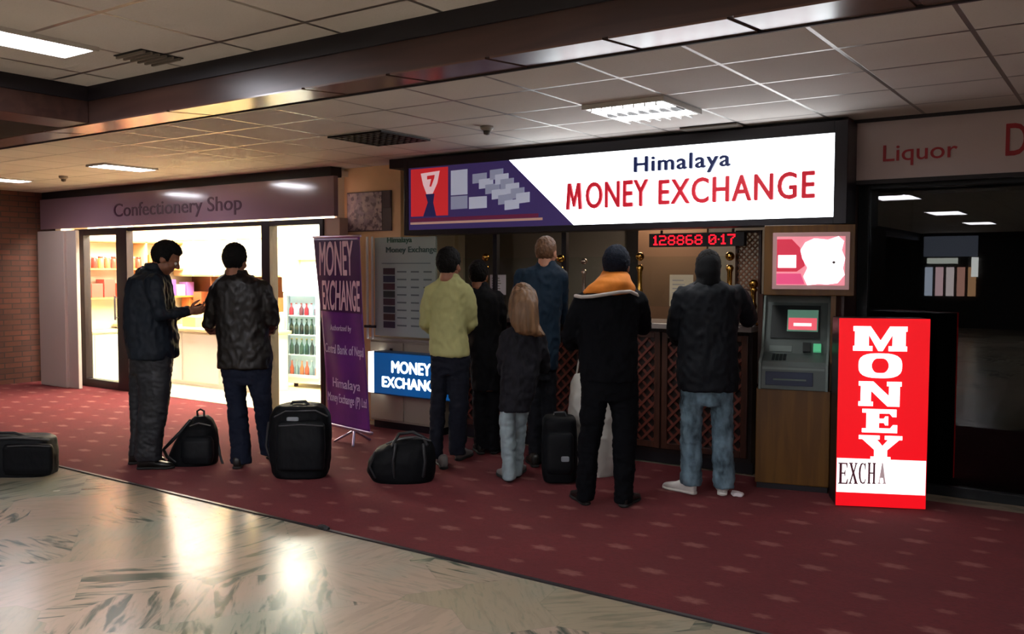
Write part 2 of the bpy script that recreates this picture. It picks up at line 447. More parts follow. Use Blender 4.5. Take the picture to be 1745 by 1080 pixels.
# confectionery shop shell
struct(B(-12.6, -12.45, 6.75, 9.0, 0, CEILZ), 'wall_shop_left', M_SHOPW)
struct(B(-12.45, -7.0, 8.86, 8.99, 0, CEILZ), 'wall_shop_back', M_SHOPW)
struct(B(-7.1, -7.06, 6.84, 9.0, 0, CEILZ), 'wall_shop_right', M_SHOPW)
struct(B(-12.45, -7.0, 6.86, 8.86, 2.6, 2.66), 'ceiling_shop', mat('shop_ceiling', 'e9e2cf', .7))
struct(B(-7.13, -6.9, 6.72, 6.84, 0, 2.15), 'wall_back_pier', mat('pale_pier', 'b39a8e', .6))
struct(B(-7.06, -6.25, 6.95, 7.4, 0, CEILZ), 'pillar', M_CREAM)
# frames of the confectionery front
def px_x(u, Y): return wy(u, 500, Y).x
FL = [-12.02, -11.80, -11.02, -10.78, -8.13, -7.99, -7.19, -7.13]
d1 = tag(empty('door_1', (-11.4, YF, 0)), kind='structure')
o1 = d1.location
MB().box(FL[0], FL[1], 6.70, 6.80, .006, 2.15).box(FL[2], FL[3], 6.70, 6.80, .006, 2.15).box(FL[1], FL[2], 6.70, 6.80, .006, .11).box(FL[1], FL[2], 6.70, 6.80, 2.06, 2.15).build('door_frame', M_ALU, d1, org=o1, bevel=.005)
B(FL[1], FL[2], 6.745, 6.753, .11, 2.06).build('pane', M_GLASS, d1, org=o1)
MB().tube([(-11.0, 6.66, .95), (-11.0, 6.66, 1.25)], .012).tube([(-11.0, 6.66, .97), (-11.0, 6.70, .97)], .009).tube([(-11.0, 6.66, 1.23), (-11.0, 6.70, 1.23)], .009).build('door_handle', mat('steel', 'b8b8b8', .3, .9), d1, True, org=o1)
w1 = tag(empty('window_1', (-7.65, YF, 0)), kind='structure'); o2 = w1.location
MB().box(FL[4], FL[5], 6.70, 6.82, .006, 2.15).box(FL[6], FL[7], 6.70, 6.82, .006, 2.15).box(FL[5], FL[6], 6.70, 6.82, 2.09, 2.15).build('window_frame', M_ALU, w1, org=o2, bevel=.005)
B(FL[5], FL[6], 6.755, 6.762, .02, 2.09).build('pane', M_GLASS, w1, org=o2)
struct(B(FL[3], FL[4], 6.72, 6.80, 2.10, 2.15), 'trim_6', M_ALU)
# exchange booth shell
struct(B(-6.09, -1.75, 8.75, 8.9, 0, CEILZ), 'wall_booth_back', mat('booth_back_wall', '8f8880', .7, var=.05, vscale=1.5))
struct(B(-4.55, -3.72, 8.68, 8.75, 0, 2.2), 'door_2', mat('booth_dark_door', '2a2727', .5))
struct(B(-1.80, -1.72, 6.62, 8.75, 0, CEILZ), 'wall_booth_right', M_DWOOD)
struct(B(-6.09, -1.80, 6.9, 8.75, 2.45, 2.5), 'ceiling_booth', M_GREYW)
struct(B(-6.1, -1.75, 6.62, 6.95, 2.60, CEILZ), 'trim_7', M_BLACKT)
# liquor shop front
lw = tag(empty('window_2', (0, 7.0, 0)), kind='structure'); o3 = lw.location
fr = MB().box(-1.72, -1.64, 6.95, 7.05, 0, 2.26).box(.9, .98, 6.95, 7.05, 0, 2.26).box(-1.64, .9, 6.95, 7.05, 0, .07).box(-1.64, .9, 6.95, 7.05, 2.2, 2.26)
fr.build('window_frame', mat('black_frame', '101416', .35, .4), lw, org=o3, bevel=.004)
B(-1.64, .9, 6.998, 7.006, .07, 2.2).build('pane', M_DGLASS, lw, org=o3)
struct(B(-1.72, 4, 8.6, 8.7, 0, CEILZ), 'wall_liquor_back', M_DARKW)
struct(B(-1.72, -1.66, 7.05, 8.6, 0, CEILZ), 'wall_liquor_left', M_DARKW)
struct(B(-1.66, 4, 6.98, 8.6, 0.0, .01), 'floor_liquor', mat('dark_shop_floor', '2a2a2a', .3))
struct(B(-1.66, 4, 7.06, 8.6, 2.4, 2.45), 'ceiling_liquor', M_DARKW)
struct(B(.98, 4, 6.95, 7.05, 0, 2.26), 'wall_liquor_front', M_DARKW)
struct(B(-1.75, 4, 6.78, 7.06, 2.665, CEILZ), 'trim_8', M_BLACKT)
# far side of the hall, seen only as a reflection in the dark glass
struct(B(-12.85, 8.6, -14.3, -14.1, 0, CEILZ), 'wall_front', mat('far_wall', '4a4644', .8))
wf = tag(empty('window_3', (-4.4, -14.05, 0)), kind='structure')
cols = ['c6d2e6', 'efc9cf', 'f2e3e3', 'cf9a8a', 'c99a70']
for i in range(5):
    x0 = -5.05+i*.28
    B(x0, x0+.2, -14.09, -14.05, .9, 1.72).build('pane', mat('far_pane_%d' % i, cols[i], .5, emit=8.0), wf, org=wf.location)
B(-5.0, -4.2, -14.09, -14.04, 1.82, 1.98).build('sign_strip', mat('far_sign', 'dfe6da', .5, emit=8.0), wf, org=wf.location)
B(-5.1, -3.7, -14.09, -14.06, 2.02, 2.6).build('lit_ceiling_glow', mat('far_ceiling_glow', '8a93a6', .5, emit=2.2), wf, org=wf.location)  # glowing panel standing in for the lit ceiling across the hall
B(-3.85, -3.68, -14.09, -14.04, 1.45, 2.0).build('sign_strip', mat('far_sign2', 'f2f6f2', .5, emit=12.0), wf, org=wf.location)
#=====OBJECTS=====
M_STEEL = mat('steel', 'b8b8b8', .3, .9)
M_BRASS = mat('brass', 'c89a4a', .18, 1.0)
M_DIFF = mat('lamp_diffuser', 'f6f5ff', .5, emit=E_HALL)
M_DIFFS = mat('shop_lamp_diffuser', 'fff4e2', .5, emit=E_SHOP)
M_LFRAME = mat('lamp_frame_white', 'cfcac2', .5)
M_DVENT = mat('vent_dark', '1c1816', .7)
# ---- ceiling lights
def ceiling_light(x0, x1, y0, y1, label, m=None, group='fluorescent ceiling lights', z=CEILZ):
    t = thing('ceiling_light', label, 'ceiling light', ((x0+x1)/2, (y0+y1)/2, z), group=group)
    o = t.location
    e = .02
    MB().box(x0-e, x1+e, y0-e, y0, z-.02, z).box(x0-e, x1+e, y1, y1+e, z-.02, z).box(x0-e, x0, y0, y1, z-.02, z).box(x1, x1+e, y0, y1, z-.02, z).build('frame', M_LFRAME, t, org=o)
    B(x0, x1, y0, y1, z-.012, z-.002).build('diffuser', m or M_DIFF, t, org=o)
    return t
ceiling_light(-4.5, -4.24, 1.3, 2.48, 'long white fluorescent ceiling light in front of the beam, cut by the photo edge')
ceiling_light(-9.02, -8.72, 5.2, 5.78, 'small square white ceiling light above the confectionery sign')
ceiling_light(-11.42, -11.12, 5.1, 5.68, 'small white ceiling light near the brick wall')
for x in (-2.95, 1.0, 4.5):  # left row read from glass reflections; the others added to light the floor
    for y in (.1, -4.3, -8.5):
        ceiling_light(x-.28, x+.28, y-.6, y+.6, 'long white fluorescent ceiling light behind the viewpoint, in a grid mostly added to light the floor')
for y in (-2.5, -7): ceiling_light(-8.3, -7.75, y-.6, y+.6, 'long white fluorescent ceiling light behind the viewpoint, in a grid mostly added to light the floor')  # further unseen lamps added to light the floor
ceiling_light(-10.1, -9.0, 7.7, 8.4, 'white ceiling light inside the confectionery shop over the drinks fridge', M_DIFFS, 'shop ceiling lights', 2.6)
ceiling_light(-12.1, -10.4, 7.05, 7.9, 'white ceiling light inside the confectionery shop over the counter', M_DIFFS, 'shop ceiling lights', 2.6)
ceiling_light(-9.2, -7.5, 7.0, 7.5, 'unseen ceiling light added behind the confectionery front window to light the carpet', M_DIFFS, 'shop ceiling lights', 2.6)  # lamp added near the front so more light spills onto the carpet
ceiling_light(-4.0, -3.4, 7.6, 7.9, 'unseen ceiling light added to brighten the inside of the money exchange booth', mat('booth_fill_light', 'ffe8d0', .5, emit=26), 'added booth lights', 2.45)  # unseen lamp added to brighten the booth's back wall and brass
# louvred light above the exchange sign
t = thing('louvred_ceiling_light', 'square louvred ceiling light with two bright tubes above the exchange sign', 'ceiling light', (-2.76, 5.46, CEILZ))
o = t.location
MB().box(-3.05, -2.46, 5.17, 5.19, CEILZ-.03, CEILZ).box(-3.05, -2.46, 5.75, 5.77, CEILZ-.03, CEILZ).box(-3.05, -3.03, 5.19, 5.75, CEILZ-.03, CEILZ).box(-2.48, -2.46, 5.19, 5.75, CEILZ-.03, CEILZ).build('frame', M_LFRAME, t, org=o)
mt = mat('tube_bright', 'ffffff', .4, emit=E_TUBE)
for y in (5.24, 5.54): B(-3.03, -2.48, y, y+.16, CEILZ-.02, CEILZ-.005).build('tube', mt, t, org=o)
lv = MB()
for i in range(7): lv.box(-3.03+.078*i+.035, -3.03+.078*i+.045, 5.19, 5.75, CEILZ-.05, CEILZ-.008)
B(-3.03, -2.48, 5.40, 5.54, CEILZ-.035, CEILZ-.006).build('reflector_bar', mat('reflector_dark', '4a4a4a', .35, .6), t, org=o)
lv.build('louvre', mat('louvre_alu', 'c9c9c9', .25, .8), t, org=o)
# unlit louvre grille, small vents, detector
t = thing('ceiling_grille', 'dark square egg-crate ceiling grille above the cream pillar', 'vent', (-5.15, 5.46, CEILZ)); o = t.location
B(-5.44, -4.86, 5.17, 5.76, CEILZ-.006, CEILZ-.001).build('backing', mat('grille_white', 'e4e0d8', .5), t, org=o)
g = MB()
for i in range(9):
    g.box(-5.44+.0715*i, -5.44+.0715*i+.022, 5.17, 5.76, CEILZ-.02, CEILZ-.006); g.box(-5.44, -4.86, 5.17+.0715*i, 5.17+.0715*i+.022, CEILZ-.02, CEILZ-.006)
g.build('grille', mat('grille_dull', '1e1a18', .5, .2), t, org=o)
def vent(x0, x1, y0, y1, label):
    t = thing('ceiling_vent', label, 'vent', ((x0+x1)/2, (y0+y1)/2, CEILZ), group='ceiling vents'); o = t.location
    B(x0, x1, y0, y1, CEILZ-.006, CEILZ-.001).build('backing', M_DVENT, t, org=o)
    s = MB(); n = 6
    for i in range(n):
        y = y0+(y1-y0)*(i+.3)/n; s.box(x0, x1, y, y+.012, CEILZ-.018, CEILZ-.006)
    s.build('slats', mat('vent_slat', '7d756b', .5), t, org=o)
vent(-2.9, -2.45, 6.38, 6.52, 'narrow ceiling vent right above the white exchange sign')
vent(-4.31, -4.07, 2.63, 2.87, 'dark ceiling vent in front of the beam near the long light')
t = thing('smoke_detector', 'small round smoke detector on the ceiling left of the louvred light', 'smoke detector', (-4.08, 5.51, CEILZ))
MB().lathe((0, 0, 0), [(.05, 0), (.05, -.02), (.03, -.035)]).build('base', mat('detector', '8c837a', .5), t, True)
MB().lathe((0, 0, 0), [(.028, -.034), (.024, -.06), (.008, -.066)]).build('sensor', mat('detector_dark', '4a433d', .5), t, True)
t = thing('smoke_detector', 'small round smoke detector on the ceiling above the confectionery sign', 'smoke detector', fl(108, 300, CEILZ))
MB().lathe((0, 0, 0), [(.05, 0), (.05, -.02), (.03, -.035)]).build('base', MATS['detector'], t, True)
MB().lathe((0, 0, 0), [(.028, -.034), (.024, -.06), (.008, -.066)]).build('sensor', MATS['detector_dark'], t, True)

# ---- confectionery sign
P = Plane((-9.8, 6.66, 0))
t = thing('shop_sign', 'dull mauve fascia sign reading Confectionery Shop', 'shop sign', (-9.8, 6.66, 0))
B(-3.03, 2.88, 0, .06, 2.165, 2.585).build('panel', mat('mauve_panel', '8a7080', .12, spec=.9), t)
lettering('Confectionery Shop', P.quad((194, 345), (412, 334), (194, 377), (412, 365)), -.001, mat('dark_purple_letter', '3d1230', .4), t, bold=.008)
# white folded panels beside the brick wall
for (u0, u1, yb, lb) in ((66, 110, 6.42, 'wide white panel standing against the brick wall'), (111, 131, 6.46, 'narrow white panel between the wide panel and the shop door')):
    x0, x1 = px_x(u0, yb), px_x(u1, yb)
    mb = MB().box(x0, x1, yb, yb+.05, .006, 2.12)
    single(mb, 'wall_panel', mat('offwhite_board', 'b8a8a0', .5), lb, 'panel', 'white panels by the brick wall', bevel=.008)

# ---- confectionery interior
t = thing('shop_counter', 'long white shop counter with a pale wooden top inside the confectionery', 'counter', (-10.8, 7.5, .012)); o = t.location
B(-12.4, -9.2, 7.53, 8.0, .012, .76).build('body', M_WHITE, t, org=o)
B(-12.42, -9.15, 7.47, 8.03, .76, .80).build('worktop', mat('pale_top', 'd8bf90', .35), t, org=o, bevel=.008)
for i in range(4): B(-12.36+.8*i, -11.62+.8*i, 7.512, 7.53, .07, .73).build('front_panel', M_WHITE, t, org=o, bevel=.004)
M_SHELF = mat('orange_shelf', 'c9853f', .45)
t = thing('wall_shelf_unit', 'wall shelf unit with orange wooden boards on the shop side wall', 'shelf', (-12.3, 7.9, .8)); o = t.location
SH = [(1.20, 1), (1.62, 1), (2.02, 1)]
for z, k in SH: B(-12.44, -12.12, 6.95, 8.84, z-.025, z).build('shelf', M_SHELF, t, org=o)
for y in (6.95, 7.85): B(-12.44, -12.12, y, y+.02, .8, 2.3).build('upright', mat('upright_cream', 'd9c08a', .5), t, org=o)
t = thing('wall_cabinet', 'cream wall cabinet with flat doors on the shop back wall', 'cabinet', (-11.2, 8.65, 1.45)); o = t.location
B(-12.40, -9.9, 8.5, 8.86, 1.5, 2.45).build('body', mat('cab_cream', 'e9d99a', .5), t, org=o)
for i in range(5):
    for z0, z1 in ((1.52, 2.02), (2.05, 2.43)):
        B(-12.38+.5*i, -11.91+.5*i, 8.482, 8.5, z0, z1).build('door', mat('cab_door', 'eedfa6', .4), t, org=o, bevel=.003)
t = thing('back_shelf', 'low brown shelf niche under the cream wall cabinet', 'shelf', (-11.2, 8.7, 0)); o = t.location
B(-12.40, -9.9, 8.55, 8.86, .012, 1.0).build('base', MATS['cab_cream'], t, org=o)
B(-12.40, -9.9, 8.83, 8.86, 1.0, 1.5).build('back_board', mat('niche_brown', '6b3f22', .5), t, org=o)
for x in (-11.55, -10.7): B(x, x+.02, 8.55, 8.83, 1.0, 1.5).build('divider', MATS['niche_brown'], t, org=o)
t = thing('low_cabinet', 'low pale green white cabinet just behind the glass shop door', 'cabinet', (-12.2, 7.2, .012)); o = t.location
B(-12.44, -12.0, 6.92, 7.44, .012, .70).build('body', mat('pale_green_white', 'd3dccb', .4), t, org=o, bevel=.005)
B(-12.44, -11.97, 6.90, 7.45, .70, .735).build('worktop', MATS['pale_top'], t, org=o, bevel=.005)
B(-12.002, -11.99, 6.95, 7.41, .06, .67).build('door', MATS['pale_green_white'], t, org=o, bevel=.003)
# goods
def jar(p, r, h, c, lidc, label, group):
    t = thing('sweet_jar', label, 'jar', p, group=group)
    MB().lathe((0, 0, 0), [(r*.9, 0), (r, .01), (r, h*.75), (r*.75, h*.86)]).build('jar_body', mat('jar_'+c, c, .2), t, True)
    MB().lathe((0, 0, h*.86), [(r*.8, 0), (r*.8, h*.12), (r*.7, h*.14)]).build('lid', mat('lid_'+lidc, lidc, .4), t, True)
def carton(p, sx, sy, sz, c, label, group, name='snack_box', cat='box'):
    mb = MB().box(p[0]-sx/2, p[0]+sx/2, p[1]-sy/2, p[1]+sy/2, p[2], p[2]+sz)
    return single(mb, name, mat('carton_'+c, c, .4), label, cat, group, bevel=.004)
JC = ['b8402e', '8a2a22', 'd8a050', 'c05a3a']
for i in range(9):
    jar((-12.27, 7.02+.1*i, 1.62), .042, .17, JC[i % 4], 'd9d2c8' if i % 2 else 'a03028', 'small sweet jar in the row on the upper shelf of the side wall', 'sweet jars on the upper shelf')
for i in range(5):
    carton((-12.27, 8.0+.16*i, 1.62), .2, .13, .2+.05*(i % 2), ['d97a3a', 'e6c070', 'c24f30', 'e9dcc0', 'd98f50'][i], 'packet in the row on the upper shelf next to the jars', 'packets on the upper shelf', 'snack_packet', 'packet')
for i in range(4):
    carton((-12.27, 7.1+.19*i, 1.20), .22, .17, [.2, .26, .2, .24][i], ['c8473a', 'c23c30', 'd06a4a', 'b8332e'][i], 'red box on the lower shelf of the side wall', 'red boxes on the lower shelf')
for i in range(5):
    carton((-12.27, 8.0+.16*i, 1.20), .2, .13, .17+.04*(i % 3), ['8e5aa8', 'e9e2ee', '7a4a98', 'ecd9d0', '9a6ab0'][i], 'purple and white packet on the lower shelf of the side wall', 'packets on the lower shelf', 'snack_packet', 'packet')
for i in range(8):
    carton((-12.25+.3*i, 8.68, 1.0), .2, .16, [.18, .26, .14, .3, .2, .16, .28, .2][i], ['a8602e', '8a4a2a', 'b8743a', '9a5028', '7d3f22', 'b0683a', '94502a', 'a05a30'][i], 'brown box in the niche under the cream wall cabinet', 'brown boxes in the niche')
# on the counter
t = thing('gift_bag', 'pink gift bag standing on the shop counter behind the glass door', 'bag', (-12.12, 7.66, .80))
MB().rings([[V((x*w, y*d, z)) for x, y in ((-1, -1), (1, -1), (1, 1), (-1, 1))] for w, d, z in ((.09, .06, 0), (.10, .065, .15), (.09, .03, .3))]).build('bag_body', mat('pink_bag', 'd8949c', .5), t)
MB().tube([(-.05, 0, .29), (-.04, 0, .37), (.04, 0, .37), (.05, 0, .29)], .005).build('handle', mat('pink_handle', 'b05a64', .5), t, True)
jar((-11.85, 7.72, .80), .06, .2, 'd8b090', 'e8e2da', 'tall pale jar on the shop counter beside the pink bag', None)
jar((-11.68, 7.7, .80), .05, .16, '5a4a40', '2a2422', 'dark jar on the shop counter beside the pale jar', None)
carton((-12.3, 7.7, .80), .12, .2, .12, '6a5a50', 'small dark box at the far left of the shop counter', None)
carton((-10.9, 7.8, .80), .3, .2, .14, 'c8a468', 'tan box on the shop counter behind the man in the long jacket', None)
# fridge
t = thing('drinks_fridge', 'white upright drinks fridge with a glass door and lit header', 'fridge', (-9.2, 8.3, .012), .12); M_FR = mat('fridge_white', 'dfe6ea', .35)
MB().box(-.33, .33, .05, .5, .04, 1.62).box(-.33, -.29, -.05, .05, .1, 1.28).box(.29, .33, -.05, .05, .1, 1.28).box(-.29, .29, -.05, .05, .06, .14).build('body', M_FR, t, bevel=.006)
B(-.33, .33, -.07, .05, 1.29, 1.62).build('header', mat('fridge_header', 'ffffff', .4, emit=1.6), t, bevel=.01)
B(-.27, .27, .02, .05, .14, 1.28).build('interior', mat('fridge_inside', 'cfe0ea', .5, emit=.35), t)
MB().box(-.29, -.25, -.075, -.05, .14, 1.28).box(.25, .29, -.075, -.05, .14, 1.28).box(-.25, .25, -.075, -.05, .14, .18).box(-.25, .25, -.075, -.05, 1.24, 1.28).build('door_frame', mat('fridge_door_grey', 'b9c6cc', .4), t)
B(-.25, .25, -.068, -.062, .18, 1.24).build('pane', M_GLASS, t)
B(-.28, -.262, -.1, -.075, .55, .95).build('handle', mat('fridge_handle', '9aa4a8', .4), t)
for z in (.45, .72, .98): B(-.27, .27, -.045, .02, z-.015, z).build('shelf', mat('fridge_shelf', 'dfeaf0', .4), t)
for sx in (-.25, .25): MB().cyl((sx, .1, 0), .03, .045).build('foot', M_BLACKT, t)
R = random.Random(3)
for r, (z, cs) in enumerate(((.98, ['b03040', 'd0d8e0', '7a4050']), (.72, ['203028', '28403a', '1a2a30']), (.45, ['30504a', '24383a', '3a5a50']), (.14, ['c85a40', '8aa0a8', 'd07a50']))):
    for i in range(6):
        x = -.22+.088*i
        q = Matrix.Rotation(.12, 3, 'Z') @ V((x, -.012, 0))
        t2 = thing('drink_bottle', ['red topped can on the top shelf of the fridge', 'dark bottle on the second shelf of the fridge', 'dark green bottle on the third shelf of the fridge', 'orange bottle on the bottom shelf of the fridge'][r], 'bottle', (-9.2+q.x, 8.3+q.y, z+.012), group=['fridge top shelf cans', 'fridge second shelf bottles', 'fridge third shelf bottles', 'fridge bottom bottles'][r])
        h = [.15, .2, .2, .22][r]
        MB().lathe((0, 0, 0), [(.028, 0), (.03, .01), (.03, h*.55), (.012, h*.75), (.012, h)], 12).build('bottle_body', mat('bottle_'+cs[i % 3], cs[i % 3], .25), t2, True)
        MB().cyl((0, 0, h), .014, .012, 12).build('cap', mat('cap_'+['a03030', '2a6a3a', 'c0a030', 'd0d0d0'][r], ['a03030', '2a6a3a', 'c0a030', 'd0d0d0'][r], .4), t2, True)
t = thing('wall_light_box', 'white lit wall panel above the drinks fridge', 'light box', (-9.35, 8.83, 1.75))
B(-.62, .5, -.03, .02, 0, .5).build('housing', M_WHITE, t); B(-.6, .48, -.035, -.03, .02, .48).build('face', mat('wall_lit_panel', 'fffdf5', .5, emit=1.6), t)

# ---- poster on the pillar
P = Plane((-6.6, 6.945, 0))
t = thing('poster', 'faded grey photo poster high on the cream pillar', 'poster', (-6.6, 6.945, 0))
x0, x1, z0, z1 = P.quad((592, 330), (668, 323), (594, 398), (668, 390))
B(x0, x1, -.012, 0, z0, z1).build('board', mat('poster_board', '4a3a38', .5), t)
k = NT('poster_print'); oo = k.obj(); nz = k.noise(oo, 9.0, 4.0, .4); nz2 = k.noise(oo, 22.0, 3.0)
k.color(k.mix(k.ramp(nz2, .5, .62), k.mix(k.ramp(nz, .4, .6), '8d8088', 'b5a5a2'), '655860'))
B(x0+.01, x1-.13, -.016, -.012, z0+.01, z1-.01).build('print', k.m, t)
B(x1-.11, x1-.01, -.016, -.012, z1-.18, z1-.01).build('caption_block', mat('poster_brown', '3a1a1c', .5), t)

# ---- purple banner
a, b = fl(566, 748), fl(634, 767)
P = Plane(a, (b-a)); W2 = (b-a).length
t = thing('banner_stand', 'purple vertical banner on a stand, reading MONEY EXCHANGE in tall pale letters', 'banner', a, P.rz)
tl, tr = P.px(535, 404), P.px(613, 402)
bl, br = P.px(562, 722), P.px(631, 738)
# the cloth leans back towards the top left
k = NT('purple_cloth'); oo = k.obj(); nz = k.noise(oo, 3.0, 3.0)
k.color(k.mix(k.ramp(nz, .35, .65), '5e2478', '702c8a')); k.p.inputs['Roughness'].default_value = .35
NX, NZ = 24, 48; vs = []; fs = []
def bpt(a_, b_):
    l = (bl[0]+(tl[0]-bl[0])*b_, bl[1]+(tl[1]-bl[1])*b_); r = (br[0]+(tr[0]-br[0])*b_, br[1]+(tr[1]-br[1])*b_)
    x = l[0]+(r[0]-l[0])*a_; z = l[1]+(r[1]-l[1])*a_
    y = .012*math.sin(9*a_+3*b_)*math.sin(PI*b_)-.006
    return x, y, z
for side in (0, .006):
    for j in range(NZ+1):
        for i in range(NX+1):
            x, y, z = bpt(i/NX, j/NZ); vs.append((x, y+side, z))
n1 = (NX+1)*(NZ+1)
for s_ in (0, n1):
    for j in range(NZ):
        for i in range(NX):
            q = s_+j*(NX+1)+i; fs.append((q, q+1, q+NX+2, q+NX+1) if s_ == 0 else (q, q+NX+1, q+NX+2, q+1))
edge = [i for i in range(NX+1)]+[(j)*(NX+1)+NX for j in range(1, NZ+1)]+[NZ*(NX+1)+i for i in range(NX-1, -1, -1)]+[j*(NX+1) for j in range(NZ-1, 0, -1)]
for i in range(len(edge)):
    q, r_ = edge[i], edge[(i+1) % len(edge)]; fs.append((r_, q, q+n1, r_+n1))
mb = MB(); mb.add(vs, fs); cloth = mb.build('banner_cloth', k.m, t, True)
# headline on darker band
def blet(text, u0, v0t, v0b, u1, v1t, v1b, m, bold=.01, y=-.024):
    q = P.quad((u0, v0t), (u1, v1t), (u0, v0b), (u1, v1b))
    ob = lettering(text, q, y, m, t, bold=bold, depth=.002)
    # follow the lean and the ripple of the cloth
    for v in ob.data.vertices:
        f = (v.co.z-bl[1])/(tl[1]-bl[1])
        lx = bl[0]+(tl[0]-bl[0])*f; rx = br[0]+(tr[0]-br[0])*f
        aa = (v.co.x-lx)/(rx-lx)
        v.co.y = bpt(min(max(aa, 0), 1), f)[1]-.003-(.002 if v.co.y < y-.001 else 0)
    return ob
def bandp(v0, v1, m):
    f0 = .0
    mb = MB()
    vs = []; fs = []
    def fz(v): return (P.px(585, v)[1]-bl[1])/(tl[1]-bl[1])
    for side in (-.0015, .001):
        for j in range(9):
            for i in range(NX+1):
                x, y, z = bpt(.0+i/NX, fz(v0)+(fz(v1)-fz(v0))*j/8); vs.append((x, y+side, z))
    n = 9*(NX+1)
    for s_ in (0, n):
        for j in range(8):
            for i in range(NX):
                q = s_+j*(NX+1)+i; fs.append((q, q+1, q+NX+2, q+NX+1))
    mb.add(vs, fs); return mb.build('headline_band', m, t, True)
bandp(532, 407, mat('banner_dark_band', '4e1e58', .35))
M_BL = mat('banner_pale_letter', 'f2cbd9', .4); M_BL2 = mat('banner_white_letter', 'e2d0ee', .4)
blet('MONEY', 546, 409, 472, 603, 412, 468, M_BL, .02)
blet('EXCHANGE', 551, 478, 528, 616, 477, 531, M_BL, .02)
blet('Authorized by', 566, 552, 565, 598, 556, 568, M_BL2, .0)
blet('Central Bank of Nepal', 554, 584, 606, 622, 592, 612, M_BL2, .0)
blet('Himalaya', 568, 643, 665, 614, 650, 670, M_BL2, .0)
blet('Money Exchange (P) Ltd', 560, 668, 688, 626, 678, 698, M_BL2, .0)
zb = .045
MB().tube([(bl[0]-.02, 0, bl[1]), (br[0]+.02, 0, br[1])], .016).build('bottom_rail', mat('rail_alu', 'b7a7c4', .3, .8), t, True)
MB().tube([(tl[0]-.01, 0, tl[1]), (tr[0]+.01, 0, tr[1])], .012).build('top_rail', MATS['rail_alu'], t, True)
MB().tube([((bl[0]+br[0])/2, .05, .02), ((bl[0]+br[0])/2, .05, .3), ((tl[0]+tr[0])/2, .03, tl[1])], .01).build('pole', M_STEEL, t, True)
for xx in (-.16, .16): MB().tube([((bl[0]+br[0])/2, .05, .12), ((bl[0]+br[0])/2+xx, -.06, .012)], .011).build('foot', MATS['rail_alu'], t, True)
MB().tube([((bl[0]+br[0])/2, .05, .12), ((bl[0]+br[0])/2, .22, .012)], .011).build('foot', MATS['rail_alu'], t, True)

# ---- pale cabinet, rate board and blue light box
P = Plane((-5.95, 6.55, 0)); PO = V((-5.95, 6.55, 0))
M_PALE = mat('pale_cabinet', 'a39a86', .5)
t = thing('service_cabinet', 'pale cabinet behind the black duffel bag under the blue sign', 'cabinet', (-5.95, 6.62, 0))
B(-.42, .5, 0, .31, .08, .90).build('body', M_PALE, t, bevel=.006); B(-.4, .48, .03, .29, .006, .08).build('plinth', M_BLACKT, t)
for x0 in (-.41, .05): B(x0, x0+.44, -.012, 0, .1, .88).build('door', M_PALE, t, bevel=.004)
B(-.44, .52, -.02, .32, .90, .925).build('worktop', mat('pale_top_grey', '9a9384', .4), t, bevel=.004)
t = thing('rate_board', 'grey green exchange rate board with a flag column above the cabinet', 'notice board', (-5.95, 6.55, .925))
q = P.quad((643, 401), (746, 406), (634, 572), (738, 576)); x0, x1, z0, z1 = q; zz = .925
M_BRD = mat('board_grey_green', 'a3b3ab', .35)
B(x0, x1, 0, .03, z0-zz, z1-zz).build('panel', M_BRD, t, bevel=.004)
for xp in (x0+.0, x0-.07): MB().tube([(xp-.02, -.01, .0), (xp-.02, -.01, z1-zz)], .013).build('pole', mat('pole_white', 'd8d6d2', .3, .3), t, True)
MB().box(x0-.12, x0+.02, -.03, .03, .1, .125).build('clamp', M_BLACKT, t)
def pl_(u0, v0, u1, v1): 
    a_, b_, c_, d_ = P.rect(u0, v0, u1, v1); return a_, b_, c_-zz, d_-zz
lettering('Himalaya', pl_(660, 404, 702, 416), -.001, mat('board_green_letter', '1f5a3a', .5), t, bold=.01)
lettering('Money Exchange', pl_(658, 420, 744, 433), -.001, mat('board_green_letter2', '3a5a50', .5), t, bold=.01)
FLG = ['3a2226', '222a3e', '4a2a2e', '26302a', '3a2430', '22303a', '43302a', '2a2438']
for i in range(8):
    B(*[(x0+.12), (x0+.27)], -.005, 0, (z1-zz)-.365-.075*i, (z1-zz)-.302-.075*i).build('flag_mark', mat('flag_%d' % i, FLG[i], .5), t)
rows = MB()
for i in range(8):
    for c0, c1 in ((.30, .42), (.48, .58), (.64, .74)): rows.box(x0+c0, x0+c1, -.003, 0, (z1-zz)-.345-.075*i, (z1-zz)-.33-.075*i)
rows.build('rate_rows', mat('rate_row_grey', '62706c', .5), t)
B(x0+.1, x1-.06, -.003, 0, z1-zz-.26, z1-zz-.252).build('rule_line', MATS['rate_row_grey'], t)
P = Plane((-5.95, 6.46, 0))
t = thing('blue_light_box', 'blue lit sign reading MONEY EXCHANGE in glowing white, below the rate board', 'illuminated sign', (-5.95, 6.46, 0))
x0, x1, z0, z1 = P.quad((637, 606), (775, 599), (637, 681), (775, 674)); x0 = P.px(637, 640)[0]
MB().box(x0, x1, .0, .14, z0, z1).build('housing', mat('blue_box_housing', '14507a', .4), t, bevel=.004)
k = NT('blue_sign_face'); oo = k.obj(); xx = k.xyz(oo)
B(x0+.01, x1-.01, -.006, 0, z0+.012, z1-.012).build('face', mat('blue_face', '0c5596', .3, emit=.55), t)
B(x0-.075, x0, -.0, .14, z0+.01, z1-.01).build('end_lamp', mat('white_end', 'ffffff', .4, emit=2.5), t)
ml = mat('glow_letter', 'f4ffff', .4, emit=3.0)
lettering('MONEY', P.rect(668, 617, 735, 638), -.006, ml, t, bold=.03)
lettering('EXCHANGE', P.rect(652, 645, 752, 664), -.006, ml, t, bold=.035)
